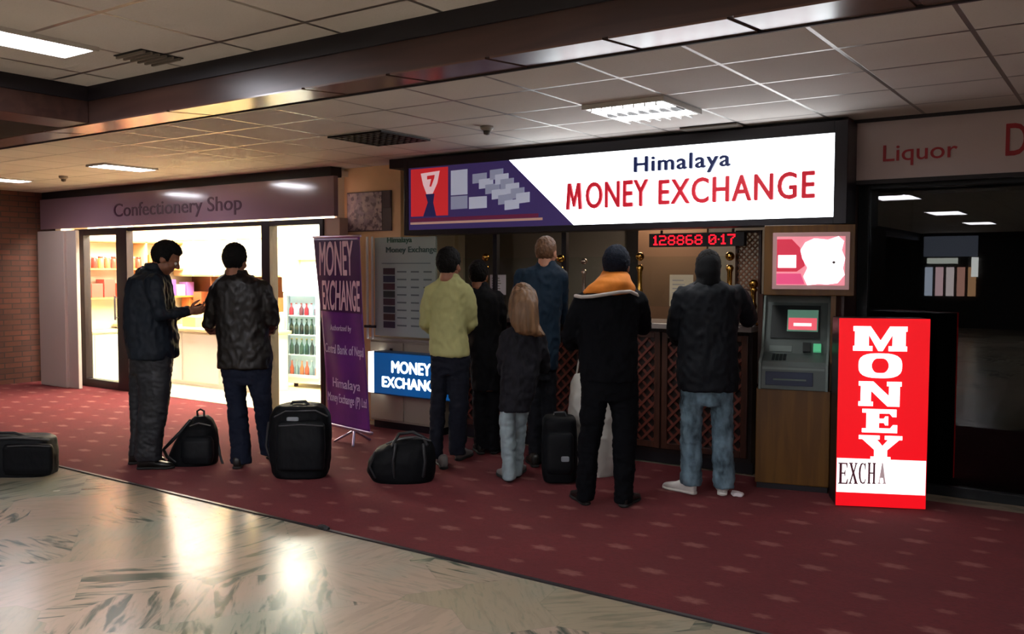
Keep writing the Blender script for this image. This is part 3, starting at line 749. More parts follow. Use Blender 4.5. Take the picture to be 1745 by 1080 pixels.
for xx in (x0+.1, x1-.1): B(xx-.015, xx+.015, .14, .147, z0+.1, z1+.02).build('bracket', M_BLACKT, t)

# ---- exchange counter
M_LAT = mat('lattice_wood', '6b3428', .4)
t = thing('exchange_counter', 'dark wooden money exchange counter with a diamond lattice front', 'counter', (-3.9, 6.8, 0)); o = t.location
B(-5.42, -2.43, 6.74, 7.2, .10, 1.13).build('body', mat('counter_dark', '1d100d', .5), t, org=o)
B(-5.42, -2.43, 6.78, 7.18, .006, .10).build('plinth', M_BLACKT, t, org=o)
B(-5.42, -2.40, 6.62, 7.25, 1.13, 1.175).build('worktop', mat('counter_top_grey', '8d8480', .25), t, org=o, bevel=.006)
for i in range(4):
    xa = -5.40+.74*i; xb = xa+.725; mb = MB()
    MB().box(xa, xa+.05, 6.70, 6.74, .14, 1.1).box(xb-.05, xb, 6.70, 6.74, .14, 1.1).box(xa+.05, xb-.05, 6.70, 6.74, .14, .19).box(xa+.05, xb-.05, 6.70, 6.74, 1.05, 1.1).build('panel_frame', M_DWOOD, t, org=o, bevel=.004)
    w, h = xb-xa-.1, .86; step = .1
    lat = MB()
    def clipbar(c, sgn):
        pts = []
        # line z = sgn*x + c within [0,w]x[0,h]
        for x in (0, w):
            z = sgn*x+c
            if 0 <= z <= h: pts.append((x, z))
        for z in (0, h):
            x = (z-c)/sgn
            if 0 < x < w: pts.append((x, z))
        return pts[:2] if len(pts) >= 2 else None
    for sgn in (1, -1):
        kk = -12
        while kk < 24:
            pr = clipbar(kk*step, sgn); kk += 1
            if not pr: continue
            (ax, az), (bx, bz) = pr
            L = math.hypot(bx-ax, bz-az)
            if L < .03: continue
            nx, nz_ = -(bz-az)/L*.010, (bx-ax)/L*.010
            yy = 6.712 if sgn == 1 else 6.724
            lat.poly([(xa+.05+ax+nx, .19+az+nz_), (xa+.05+bx+nx, .19+bz+nz_), (xa+.05+bx-nx, .19+bz-nz_), (xa+.05+ax-nx, .19+az-nz_)], yy, yy+.012)
    lat.build('lattice', M_LAT, t, org=o)
# dark posts between the booth windows
for u, lb in ((845, 'dark upright post left of the man in the blue jacket'), (962, 'dark upright post right of the man in the blue jacket')):
    x = px_x(u, 6.9)
    single(MB().box(x-.025, x+.025, 6.88, 6.93, 1.175, 2.45), 'booth_post', M_BLACKT, lb, 'post', 'posts of the exchange booth', bevel=.004)
# counter glass
t = thing('counter_screen', 'clear glass screen standing along the exchange counter', 'glass screen', (-3.9, 6.9, 1.175)); o = t.location
for xa, xb in ((-5.4, px_x(845, 6.9)-.03), (px_x(845, 6.9)+.03, px_x(962, 6.9)-.03), (px_x(962, 6.9)+.03, -2.72)):
    B(xa, xb, 6.902, 6.908, 1.3, 1.72).build('pane', M_GLASS, t, org=o)
# brass posts
def brass(u, vt, label, y=6.80, r=.028, m=None):
    x = px_x(u, y); zt = wy(u, vt, y).z; h = zt-1.175
    t = thing('brass_post', label, 'post', (x, y, 1.175), group='brass counter posts')
    MB().lathe((0, 0, 0), [(r*1.5, 0), (r*1.5, .012), (r*.8, .03), (r*.8, h*.35), (r*1.05, h*.42), (r*.7, h*.5), (r*.75, h*.72), (r*1.15, h*.78), (r*.7, h*.82)]).build('stem', m or M_BRASS, t, True)
    MB().ell((0, 0, h-r*1.25), (r*1.3, r*1.3, r*1.3)).build('finial', m or M_BRASS, t, True)
brass(828, 432, 'brass post on the counter above the man in dark clothes')
brass(955, 434, 'brass post on the counter just right of the man in the blue jacket')
brass(995, 440, 'slimmer silver post on the counter left of the orange hood', r=.022, m=mat('silver_post', 'c9b8a8', .25, .9))
brass(1090, 430, 'tall brass post on the counter right of the orange hood')
brass(1243, 429, 'tall brass post on the counter next to the wooden lattice screen')
brass(1284, 476, 'short brass post on the counter end beside the cash machine')
# papers
P = Plane((-4, 6.895, 0))
def notice(u0, v0, u1, v1, m, label):
    x0, x1, z0, z1 = P.rect(u0, v0, u1, v1)
    z0 = max(z0, 1.177)
    t = thing('paper_notice', label, 'paper', (-4+(x0+x1)/2, 6.895, z0), group='papers on the counter glass')
    w = (x1-x0)/2; h = z1-z0
    B(-w, w, 0, .002, 0, h).build('sheet', m, t)
    s = MB()
    for i in range(5): s.box(-w*.75, w*(.2+.1*(i % 3)), -.0015, 0, h*(.8-.13*i), h*(.8-.13*i)+.01)
    s.build('print_lines', mat('print_grey', 'a09a94', .6), t)
notice(835, 468, 862, 502, mat('paper_white', 'e8e4ea', .6), 'white paper sheet on the glass above the man in dark clothes')
notice(1141, 468, 1181, 522, mat('paper_cream', 'cfc3a4', .6), 'cream paper sheet on the glass left of the man in blue jeans')
# LED display
P = Plane((-2.88, 6.74, 0))
x0, x1, z0, z1 = P.quad((1106, 397), (1268, 396), (1106, 421), (1268, 419))
t = thing('led_display', 'black scrolling display with red digits under the exchange sign', 'display', (-2.88, 6.74, 0))
B(x0, x1, 0, .06, z0, z1).build('housing', mat('led_black', '0c0a0c', .35), t, bevel=.003)
G = {'1': ['010', '110', '010', '010', '010', '010', '111'], '2': ['11110', '00001', '00001', '01110', '10000', '10000', '11111'], '8': ['01110', '10001', '10001', '01110', '10001', '10001', '01110'],
     '6': ['01110', '10000', '10000', '11110', '10001', '10001', '01110'], '0': ['01110', '10001', '10011', '10101', '11001', '10001', '01110'], '7': ['11111', '00001', '00010', '00100', '00100', '00100', '00100'], '.': ['0', '0', '0', '1', '0', '0', '0'], ' ': ['00'] * 7}
dots = MB(); cx_ = 0; cols_ = []
for ch in '128868 0.17':
    g = G[ch]
    for c_ in range(len(g[0])):
        cols_.append([g[r_][c_] == '1' for r_ in range(7)])
    cols_.append([False]*7)
wl = (x1-x0)*.88/len(cols_); hl = (z1-z0)*.72/7
for c_, col_ in enumerate(cols_):
    for r_ in range(7):
        if col_[r_]:
            xx = x0+(x1-x0)*.05+c_*wl; z_ = z1-(z1-z0)*.14-(r_+1)*hl; dots.box(xx, xx+wl*.92, -.003, 0, z_, z_+hl*.92)
dots.build('digit_dots', mat('led_red', 'ff2030', .5, emit=2.2, ecol='ff1428'), t)
for xx in (x0+.1, x1-.1): B(xx-.008, xx+.008, .02, .035, z1, 1.93).build('hanger', M_BLACKT, t)
# lattice screen at the right end
x0, x1 = px_x(1257, 6.9), px_x(1292, 6.9); z0, z1 = 1.46, 1.92
t = thing('lattice_screen', 'wooden lattice screen at the right end of the exchange counter', 'screen', ((x0+x1)/2, 6.9, 1.175)); o = t.location
MB().box(x0-.02, x0, 6.89, 6.92, 1.175, z1).box(x1, x1+.02, 6.89, 6.92, 1.175, z1).box(x0, x1, 6.89, 6.92, z1-.02, z1).box(x0, x1, 6.89, 6.92, z0-.02, z0).build('frame', M_DWOOD, t, org=o)
lat = MB(); w = x1-x0; h = z1-z0-.02
for sgn in (1, -1):
    for kk in range(-12, 24):
        pts = []
        c_ = kk*.045
        for x in (0, w):
            z = sgn*x+c_
            if 0 <= z <= h: pts.append((x, z))
        for z in (0, h):
            x = (z-c_)/sgn
            if 0 < x < w: pts.append((x, z))
        if len(pts) < 2: continue
        (ax, az), (bx, bz) = pts[:2]; L = math.hypot(bx-ax, bz-az)
        if L < .02: continue
        nx, nz_ = -(bz-az)/L*.006, (bx-ax)/L*.006; yy = 6.895 if sgn == 1 else 6.905
        lat.poly([(x0+ax+nx, z0+az+nz_), (x0+bx+nx, z0+bz+nz_), (x0+bx-nx, z0+bz-nz_), (x0+ax-nx, z0+az-nz_)], yy, yy+.008)
lat.build('lattice', mat('lattice_tan', '7a5238', .4), t, org=o)
# brown partition panel inside the booth
x0, x1 = px_x(1088, 8.0), px_x(1205, 8.0)
single(MB().box(x0, x1, 7.98, 8.02, 0, 2.1), 'partition_panel', mat('partition_brown', '8a6a52', .5), 'light brown partition panel inside the booth behind the counter', 'partition', bevel=.004)
# leaflet holder and papers at the counter end
t = thing('leaflet_holder', 'small clear holder with white leaflets at the counter end by the cash machine', 'leaflet holder', (-2.455, 6.70, 1.175))
MB().box(-.07, .05, -.02, .03, 0, .012).box(-.07, .05, .02, .03, .012, .13).build('stand', mat('acrylic', 'a8a8a8', .15), t); B(-.06, .04, .0, .018, .012, .16).build('leaflets', MATS['paper_white'], t)

# ---- Himalaya sign
YS = 6.55; P = Plane((-3.8, YS, 0))
t = thing('exchange_sign', 'large lit white shop sign reading Himalaya MONEY EXCHANGE with a purple left end', 'shop sign', (-3.8, YS, 0))
tl, tr, bl, br = P.px(697, 288), P.px(1424, 226), P.px(697, 383), P.px(1424, 374)
zt = 2.575; zb = 1.985; xl = tl[0]; xr = tr[0]
MB().box(xl-.05, xr+.09, .008, .23, zb-.05, 2.66).build('housing', mat('sign_housing', '1a1620', .4), t, bevel=.004)
fr = MB().box(xl-.05, xl, -.02, .008, zb-.05, 2.66).box(xr, xr+.09, -.02, .008, zb-.05, 2.66).box(xl, xr, -.02, .008, zt, 2.66).box(xl, xr, -.02, .008, zb-.05, zb)
fr.build('frame', MATS['sign_housing'], t, bevel=.003)
dt = P.px(868, 276)[0]; db = P.px(978, 388)[0]
MB().poly([(dt, zt), (xr, zt), (xr, zb), (db, zb)], -.004, .008).build('white_face', mat('sign_white', 'f4fbff', .35, emit=E_SIGN), t)
MB().poly([(xl, zt), (dt, zt), (db, zb), (xl, zb)], -.003, .008).build('purple_face', mat('sign_purple', '3d2f66', .3, emit=.35, ecol='473872'), t)
def prect(u0, v0, u1, v1, m, name='emblem_block', y=-.006):
    x0, x1, z0, z1 = P.rect(u0, v0, u1, v1)
    z0 = max(z0, zb); z1 = min(z1, zt)
    B(x0, x1, y, -.003, z0, z1).build(name, m, t)
M_SR = mat('sign_red', 'cf2a30', .4, emit=.55); M_SN = mat('sign_note', 'b8bcd0', .4, emit=.45); M_SN2 = mat('sign_note_grey', '9a9fba', .4, emit=.38); M_SB = mat('sign_navy', '2c2c6a', .4, emit=.25)
x0, x1, z0, z1 = P.quad((701, 290), (764, 283), (701, 370), (764, 366)); B(x0, x1, -.006, -.003, z0, z1).build('emblem_panel', M_SR, t)
def pp(pts, m, name, y0=-.009, y1=-.006): MB().poly([P.px(*q) for q in pts], y0, y1).build(name, m, t, tri=True)
pp([(718, 296), (750, 291), (746, 312), (738, 330), (728, 331), (722, 315)], mat('sign_cup', 'e6c0c4', .4, emit=.6), 'emblem_bowl')
pp([(726, 331), (741, 330), (739, 345), (744, 368), (722, 369), (730, 345)], M_SB, 'emblem_stem')
pp([(729, 300), (742, 298), (741, 304), (736, 318), (733, 318), (736, 305), (729, 306)], M_SR, 'emblem_mark', -.011, -.009)
# banknotes
NK = [0]
def notes(pts_list):
    for q in pts_list: NK[0] += 1; pp(q, M_SN if NK[0] % 2 else M_SN2, 'banknote_graphic', -.006-.0006*NK[0], -.003)
notes([[(769, 291), (797, 288), (797, 331), (769, 333)], [(769, 335), (797, 333), (797, 355), (769, 357)], [(800, 336), (830, 334), (830, 354), (800, 356)]])
for i in range(6):
    a_ = 806+i*11; b_ = 297+i*9
    notes([[(a_, b_), (a_+24, b_-3), (a_+24, b_+13), (a_, b_+16)]])
for i in range(6):
    a_ = 836+i*9; b_ = 290+i*8
    notes([[(a_, b_), (a_+22, b_-3), (a_+22, b_+14), (a_, b_+17)]])
x0, x1, z0, z1 = P.quad((700, 377), (925, 373), (700, 381), (925, 377)); B(x0, x1, -.006, -.003, z0, z1).build('rule_line', mat('sign_rule', 'c49a8a', .4, emit=.4), t)
x0, x1, z0, z1 = P.quad((700, 372), (918, 364), (700, 377), (918, 372)); B(x0, x1, -.006, -.003, z0, z1).build('rule_band', mat('sign_rule2', '7a2a50', .4, emit=.25), t)
M_NAVY = mat('letter_navy', '14204e', .5, emit=.3, ecol='1a2a6a'); M_LR = mat('letter_red', 'b81a2c', .5, emit=.55, ecol='d01f33'); M_LR2 = mat('letter_dark_red', '8a1f30', .5, emit=.45, ecol='9a2438')
lettering('Himalaya', P.quad((1082, 266), (1246, 257), (1082, 303), (1246, 291)), -.006, M_NAVY, t, bold=.02, depth=.02, space=1.12)
q1 = P.quad((967, 312), (1106, 306), (967, 357), (1106, 352)); q2 = P.quad((1124, 305), (1390, 292), (1124, 350), (1390, 337))
wq = q1[1]-q1[0]
xm0, xm1 = q1[0], q1[0]+wq*.2; zm0, zm1 = q1[2], q1[3]
MB().poly([(xm0+(xm1-xm0)*a_, zm0+(zm1-zm0)*b_) for a_, b_ in ((0, 0), (.2, 0), (.26, .66), (.44, .1), (.56, .1), (.74, .66), (.8, 0), (1, 0), (.9, 1), (.7, 1), (.5, .4), (.3, 1), (.1, 1))], -.026, -.006).build('letter', M_LR, t, tri=True)
lettering('ONEY', (q1[0]+wq*.25, q1[1], q1[2], q1[3]), -.006, M_LR, t, bold=.018, depth=.02, space=1.08); lettering('EXCHANGE', q2, -.006, M_LR, t, bold=.018, depth=.02, space=1.12)

# ---- liquor fascia
P = Plane((-.5, 6.80, 0))
t = thing('shop_sign', 'dull grey pink fascia sign reading Liquor in red letters over the dark glass', 'shop sign', (-.5, 6.80, 0))
B(-1.24, 3.5, 0, .06, 2.255, 2.668).build('panel', mat('liquor_panel', 'c3b2b0', .15, spec=.8), t)
B(-1.24, 3.5, -.01, .07, 2.225, 2.255).build('bottom_trim', M_BLACKT, t)
M_LQ = mat('liquor_red', 'a8222e', .4)
lettering('Liquor', P.quad((1505, 246), (1632, 241), (1505, 284), (1632, 277)), -.001, M_LQ, t, bold=.006)
lettering('D', P.quad((1714, 211), (1752, 208), (1714, 266), (1752, 263)), -.001, M_LQ, t, bold=.012)

# ---- cash machine kiosk
a, b = fl(1286, 832), fl(1412, 843)
P = Plane(a, b-a); w = (b-a).length
t = thing('kiosk_cabinet', 'brown wooden kiosk cabinet with a hood, housing the cash machine', 'kiosk', a, P.rz)
D_ = .38
B(0, w, 0, D_, .05, .745).build('base', M_WOOD, t, bevel=.004); B(.01, w-.01, .02, D_-.02, .006, .05).build('plinth', M_BLACKT, t)
hx0 = P.px(1302, 440)[0]; hx1 = P.px(1457, 440)[0]; hz0, hz1 = 1.425, P.px(1380, 383)[1]
B(hx0, hx1, .0, D_, hz0, hz1).build('hood', M_WOOD, t, bevel=.005)
B(w-.012, w+.022, .02, D_, .745, hz0).build('side_panel', M_WOOD, t); B(-.02, .012, .25, D_, .745, hz0).build('side_panel', M_DWOOD, t)
B(.012, w-.012, D_-.02, D_, .745, hz0).build('back_panel', M_DWOOD, t)
t = thing('lit_advert', 'lit red and white advert panel on the kiosk hood', 'illuminated sign', a, P.rz)
x0, x1, z0, z1 = P.quad((1317, 398), (1448, 394), (1317, 494), (1448, 492))
B(x0, x1, -.03, -.002, z0, z1).build('frame', mat('advert_frame', 'c9a0a0', .4, emit=.15), t, bevel=.004)
B(x0+.03, x1-.03, -.034, -.03, z0+.03, z1-.03).build('face', mat('advert_pink', 'e88a98', .4, emit=.8), t)
W_, H_ = x1-x0-.06, z1-z0-.06
def ap(pts, m, name, k): MB().poly([(x0+.03+W_*p[0], z0+.03+H_*p[1]) for p in pts], -.034-.002*k, -.034).build(name, m, t, tri=True)
M_AR = mat('advert_red', 'c83048', .4, emit=.75)
ap([(0, .62), (.0, .95), (.22, .95), (.34, .78), (.42, .4), (.3, .28), (0, .28)], M_AR, 'red_shape', 1)
ap([(0, .02), (0, .24), (.36, .24), (.42, .02)], mat('advert_magenta', 'd84a78', .4, emit=.8), 'lower_band', 1)
ap([(.02, .36), (.02, .62), (.29, .62), (.29, .36)], mat('advert_white', 'ffffff', .4, emit=1.6), 'white_block', 2)
ap([(.42, .88), (.55, .96), (.75, .93), (.9, 1), (.98, .9), (.95, .72), (1, .55), (.97, .35), (1, .22), (.9, .05), (.75, .02), (.62, .03), (.46, .0), (.4, .18), (.46, .36), (.38, .55), (.35, .72)], MATS['advert_white'], 'white_shape', 2)
ap([(.84, .44), (.87, .47), (.84, .5), (.81, .47)], mat('advert_dot', '5a4048', .4), 'small_mark', 3)
# the machine itself
t = thing('cash_machine', 'grey cash machine with a sloped front, screen and keypad in the wooden kiosk', 'cash machine', a+P.n*0+V((0, 0, .745)), P.rz)
M_ATM = mat('machine_grey', '56625f', .4); M_ATMD = mat('machine_dark', '1c2526', .4); M_ATML = mat('machine_light', '74827e', .4)
ZB = .745
mx0, mx1 = .03, w-.03
prof = [(-.03, 0), (-.03, .17), (.0, .20), (.13, .25), (.29, .62), (.29, .67), (D_-.04, .67), (D_-.04, 0)]
def prism(x0, x1, prof):
    n = len(prof); mb = MB(); mb.add([(x0, y, z) for y, z in prof]+[(x1, y, z) for y, z in prof], [tuple(range(n)), tuple(range(2*n-1, n-1, -1))]+[(i, n+i, n+(i+1) % n, (i+1) % n) for i in range(n)]); return mb
prism(mx0, mx1, prof).build('body', M_ATM, t, bevel=.004)
for s_ in (mx0-.012, mx1-.006): prism(s_, s_+.018, [(-.05, 0), (-.05, .19), (.12, .28), (.27, .67), (D_-.04, .67), (D_-.04, 0)]).build('side_cheek', M_ATML, t, bevel=.003)
def on_slope(x0, x1, s0, s1, thick, A=(.13, .25), B_=(.29, .62)):
    dy, dz = B_[0]-A[0], B_[1]-A[1]; L = math.hypot(dy, dz); ny, nz_ = -dz/L, dy/L
    pts = [(A[0]+dy*s0, A[1]+dz*s0), (A[0]+dy*s1, A[1]+dz*s1)]
    pr = [(p[0]+ny*h_, p[1]+nz_*h_) for p, h_ in ((pts[0], 0), (pts[0], thick), (pts[1], thick), (pts[1], 0))]
    return prism(x0, x1, pr)
sx = (mx1-mx0)
on_slope(mx0+.04*sx+.03, mx1-.06, .28, .93, .012).build('screen_bezel', M_ATMD, t, bevel=.003)
on_slope(mx0+.36*sx, mx0+.84*sx, .42, .84, .014).build('screen', mat('machine_screen', '6fa08a', .3, emit=.35), t)
on_slope(mx0+.38*sx, mx0+.82*sx, .45, .68, .016).build('screen_message', mat('machine_msg', 'e05a68', .3, emit=1.0), t)
on_slope(mx0+.46*sx, mx0+.74*sx, .52, .58, .0175).build('message_bar', mat('machine_msgbar', 'ffe0e0', .3, emit=1.2), t)
on_slope(mx0+.42*sx, mx0+.6*sx, 1.02, 1.10, .004).build('label_strip', mat('machine_label', '5f7068', .4), t)
kp = MB(); 
A2, B2 = (.0, .20), (.13, .25)
for i in range(4):
    for j in range(4):
        q = on_slope(mx0+.16*sx+.026*i, mx0+.16*sx+.026*i+.02, .15+.19*j, .15+.19*j+.14, .006, A2, B2); kp.add(q.v, q.f)
kp.build('keypad', M_ATMD, t)
on_slope(mx0+.62*sx, mx0+.74*sx, .02, .2, .03).build('card_reader', M_ATMD, t, bevel=.003)
on_slope(mx0+.78*sx, mx0+.9*sx, .03, .18, .03).build('receipt_slot', mat('machine_green', '58c08a', .3, emit=.5), t, bevel=.003)
on_slope(mx0+.1*sx, mx0+.45*sx, .03, .14, .006).build('slot_strip', M_ATML, t)
B(mx0+.08*sx, mx1-.2*sx, -.036, -.03, .03, .13).build('cash_tray', mat('machine_navy', '22304a', .3), t, bevel=.003)
B(mx0+.03*sx, mx1-.03*sx, -.034, -.03, .145, .16).build('tray_trim', M_ATML, t)
B(mx0+.2*sx, mx1-.3*sx, -.05, -.036, .07, .08).build('tray_lip', MATS['machine_label'], t)

# ---- red light box
a, b = fl(1424, 864), fl(1577, 871)
P = Plane(a, b-a); w = (b-a).length
t = thing('red_light_box', 'tall red lit box reading MONEY down its front and EXCHA on a white strip', 'illuminated sign', a, P.rz)
H_ = 1.285; D_ = .26
B(0, w, .012, D_, .012, H_).build('housing', mat('redbox_side', '1d1012', .4), t, bevel=.004)
B(0, w, 0, .012, .014, H_).build('face', mat('redbox_face', 'a80a16', .35, emit=1.2, ecol='d60a16'), t)
k0 = P.px(1425, 782)[1]; k1 = P.px(1425, 832)[1]
z1 = (P.px(1424, 781)[1]+P.px(1572, 784)[1])/2; z0 = (P.px(1424, 833)[1]+P.px(1572, 848)[1])/2
B(.002, w-.005, -.004, 0, z0, z1).build('white_strip', mat('redbox_white', 'fff6f6', .4, emit=1.5), t)
M_WL = mat('redbox_letter', 'ffffff', .4, emit=1.6)
BL = {
 'M': [(0, 0), (.36, 0), (.36, .2), (.29, .2), (.29, .66), (.47, 0), (.55, 0), (.73, .66), (.73, .2), (.66, .2), (.66, 0), (1, 0), (1, .2), (.97, .2), (.97, .8), (1, .8), (1, 1), (.68, 1), (.51, .42), (.32, 1), (0, 1), (0, .8), (.03, .8), (.03, .2), (0, .2)],
 'N': [(0, 0), (.34, 0), (.34, .18), (.29, .18), (.29, .62), (.68, 0), (.96, 0), (.96, .82), (1, .82), (1, 1), (.66, 1), (.66, .82), (.71, .82), (.71, .42), (.34, 1), (0, 1), (0, .82), (.05, .82), (.05, .18), (0, .18)],
 'E': [(0, 0), (1, 0), (1, .34), (.88, .34), (.8, .19), (.48, .19), (.48, .42), (.62, .42), (.66, .32), (.74, .32), (.74, .7), (.66, .7), (.62, .6), (.48, .6), (.48, .82), (.78, .82), (.86, .68), (.97, .68), (.97, 1), (0, 1), (0, .84), (.12, .84), (.12, .17), (0, .17)],
 'Y': [(.28, 0), (.74, 0), (.74, .14), (.66, .14), (.66, .42), (.93, .84), (1, .84), (1, 1), (.6, 1), (.6, .84), (.68, .84), (.55, .58), (.42, .84), (.48, .84), (.48, 1), (0, 1), (0, .84), (.08, .84), (.36, .42), (.36, .14), (.28, .14)]}
def block(ch, u0, v0, u1, v1):
    x0, x1, z0, z1 = P.rect(u0, v0, u1, v1)
    if ch == 'O':
        mb = MB(); n = 32; o_, i_ = [], []
        for j in range(n):
            a_ = 2*PI*j/n; c_, s_ = math.cos(a_), math.sin(a_)
            e_ = (abs(c_)**3+abs(s_)**3)**(-1/3)
            o_.append((.5+.5*c_*e_, .5+.5*s_*e_)); i_.append((.5+.2*c_, .5+.3*s_*e_))
        vs = []
        for y in (-.005, 0):
            for q in o_+i_: vs.append((x0+(x1-x0)*q[0], y, z0+(z1-z0)*q[1]))
        fs = []
        for j in range(n):
            k_ = (j+1) % n; fs += [(j, k_, n+k_, n+j), (2*n+k_, 2*n+j, 3*n+j, 3*n+k_), (k_, j, 2*n+j, 2*n+k_), (n+j, n+k_, 3*n+k_, 3*n+j)]
        mb.add(vs, fs); mb.build('letter', M_WL, t)
    else:
        MB().poly([(x0+(x1-x0)*p[0], z0+(z1-z0)*p[1]) for p in BL[ch]], -.005, 0).build('letter', M_WL, t, tri=True)
block('M', 1454, 556, 1546, 598); block('O', 1463, 602, 1537, 644); block('N', 1463, 650, 1536, 692); block('E', 1469, 697, 1529, 737); block('Y', 1463, 742, 1537, 784)
SER = {
 'E': [(0, 0), (.95, 0), (1, .26), (.94, .26), (.8, .06), (.38, .06), (.38, .48), (.62, .48), (.68, .36), (.73, .36), (.73, .66), (.68, .66), (.62, .54), (.38, .54), (.38, .94), (.78, .94), (.88, .76), (.94, .76), (.92, 1), (0, 1), (0, .95), (.12, .95), (.12, .05), (0, .05)],
 'X': [(0, 0), (.34, 0), (.34, .05), (.24, .05), (.46, .4), (.66, .05), (.56, .05), (.56, 0), (1, 0), (1, .05), (.93, .05), (.6, .54), (.84, .95), (.93, .95), (.93, 1), (.62, 1), (.62, .95), (.71, .95), (.52, .63), (.34, .95), (.44, .95), (.44, 1), (.02, 1), (.02, .95), (.1, .95), (.38, .5), (.1, .05), (0, .05)],
 'C': [(.95, .2), (.8, .02), (.5, 0), (.25, .06), (.05, .28), (0, .5), (.05, .74), (.25, .95), (.5, 1), (.75, .95), (.85, 1), (.9, 1), (.9, .66), (.85, .66), (.74, .88), (.52, .95), (.36, .86), (.27, .68), (.25, .5), (.28, .28), (.38, .12), (.55, .06), (.75, .1), (.9, .26)],
 'H': [(0, 0), (.4, 0), (.4, .05), (.32, .05), (.32, .48), (.68, .48), (.68, .05), (.6, .05), (.6, 0), (1, 0), (1, .05), (.92, .05), (.92, .95), (1, .95), (1, 1), (.6, 1), (.6, .95), (.68, .95), (.68, .54), (.32, .54), (.32, .95), (.4, .95), (.4, 1), (0, 1), (0, .95), (.08, .95), (.08, .05), (0, .05)],
 'A': [(0, 0), (.34, 0), (.34, .05), (.2, .05), (.28, .28), (.62, .28), (.7, .05), (.58, .05), (.58, 0), (1, 0), (1, .05), (.93, .05), (.56, 1), (.46, 1), (.1, .05), (0, .05)]}
def serif(ch, u0, v0, u1, v1, m):
    x0, x1, z0, z1 = P.rect(u0, v0, u1, v1)
    MB().poly([(x0+(x1-x0)*p[0], z0+(z1-z0)*p[1]) for p in SER[ch]], -.006, -.004).build('serif_letter', m, t, tri=True)
ms = mat('redbox_dark_letter', '5a2a3a', .5, emit=.12, ecol='7a3a4a'); ms2 = mat('redbox_glare_letter', 'b8a0a4', .5, emit=.45, ecol='c8b0b4')  # second material paints the glare that washes out the A into its colour
for ch, u0, u1, m in (('E', 1428, 1445, ms), ('X', 1446, 1462, ms), ('C', 1463, 1476, ms), ('H', 1478, 1492, ms), ('A', 1496, 1510, ms2)): serif(ch, u0, 788, u1, 824, m)
for x_ in (.04, w-.04): MB().cyl((x_, D_/2, 0), .025, .014).build('foot', M_BLACKT, t)
# litter
p = fl(1256, 845, .006)
mb = MB().sbox((0, 0, .015), (.045, .03, .016), 3, n=4)
for v in mb.v: v += noise.noise_vector(v*40)*.012
for v in mb.v: v.z = max(v.z, 0); v += p
single(mb, 'crumpled_paper', mat('litter_white', 'e6dede', .7), 'crumpled white paper scrap on the carpet beside the white sneakers', 'paper scrap')
p = fl(551, 902)
mb = MB().sbox((0, 0, .012), (.05, .018, .012), 3, n=4)
for v in mb.v: v += noise.noise_vector(v*35)*.008
for v in mb.v: v.z = max(v.z, 0); v += p
single(mb, 'black_scrap', mat('scrap_black', '17181a', .6), 'small dark scrap lying on the marble just off the carpet edge', 'scrap')
#=====PEOPLE=====
def fabric(name, col, rough=.85, var=.18, vs=9, bump=.35, bs=26, spec=.25, stretch=(1, 1, .6)):
    return mat(name, col, rough, spec=spec, var=var, vscale=vs, bump=bump, bscale=bs, stretch=stretch)
M_SKIN = mat('skin_tan', '8a5a42', .5, var=.06, vscale=20); M_SKIN2 = mat('skin_fair', 'b98468', .5, var=.06, vscale=20)
M_HAIR = mat('hair_black', '0f0d0c', .7, spec=.15, var=.3, vscale=60, bump=.5, bscale=120); M_HAIRB = mat('hair_brown', '6a4a30', .55, var=.3, vscale=50, bump=.5, bscale=110, stretch=(1, 1, .25))
M_EYE = mat('eye_white', 'd8d2c8', .2); M_IRIS = mat('eye_iris', '1a110c', .2)

class Fig:
    """Geometry laid out from a standing point; P() gives the point on a photo ray, d metres beyond the standing point."""
    def __init__(s, g, crop=(0, 0, 1)):
        s.g = fl(*g); s.g.z = 0; s.c = crop; s.k = s.g.dot(FW)
    def uv(s, x, y): return s.c[0]+x/s.c[2], s.c[1]+y/s.c[2]
    def P(s, x, y, d=0.0):
        r = ray(*s.uv(x, y)); return EYE+r*((s.k+d)/r.dot(FW))
    def m(s, dx, d=0.0):
        return abs(dx)/s.c[2]*(s.k+d)/FPX
    def F(s, x, y, z=.006):
        return fl(*s.uv(x, y), z)
    def loft(s, mb, rows, b=.13, e=2.4, n=28, grow=1.0):
        """rows: (y, x_left, x_right[, depth half-width[, offset d]]) in crop pixels"""
        rings = []
        rows = sorted(rows, key=lambda r: r[0])
        for r in rows:
            y, x0, x1 = r[:3]; bb = r[3] if len(r) > 3 else b; d = r[4] if len(r) > 4 else 0
            c = s.P((x0+x1)/2, y, d); a = s.m(x1-x0, d)/2*grow; bb *= grow
            ring = []
            for j in range(n):
                t = 2*PI*j/n; ct, st = math.cos(t), math.sin(t)
                q = (abs(ct)**e+abs(st)**e)**(-1/e)
                ring.append(c+RT*(a*ct*q)+FW*(bb*st*q))
            rings.append(ring)
        mb.rings(rings); return mb
    def arm(s, mb, pts, grow=1.0, add=0.0):
        """pts: (x, y, d, radius)"""
        mb.tube([s.P(*p[:3]) for p in pts], [p[3]*grow+add for p in pts], 14); return mb

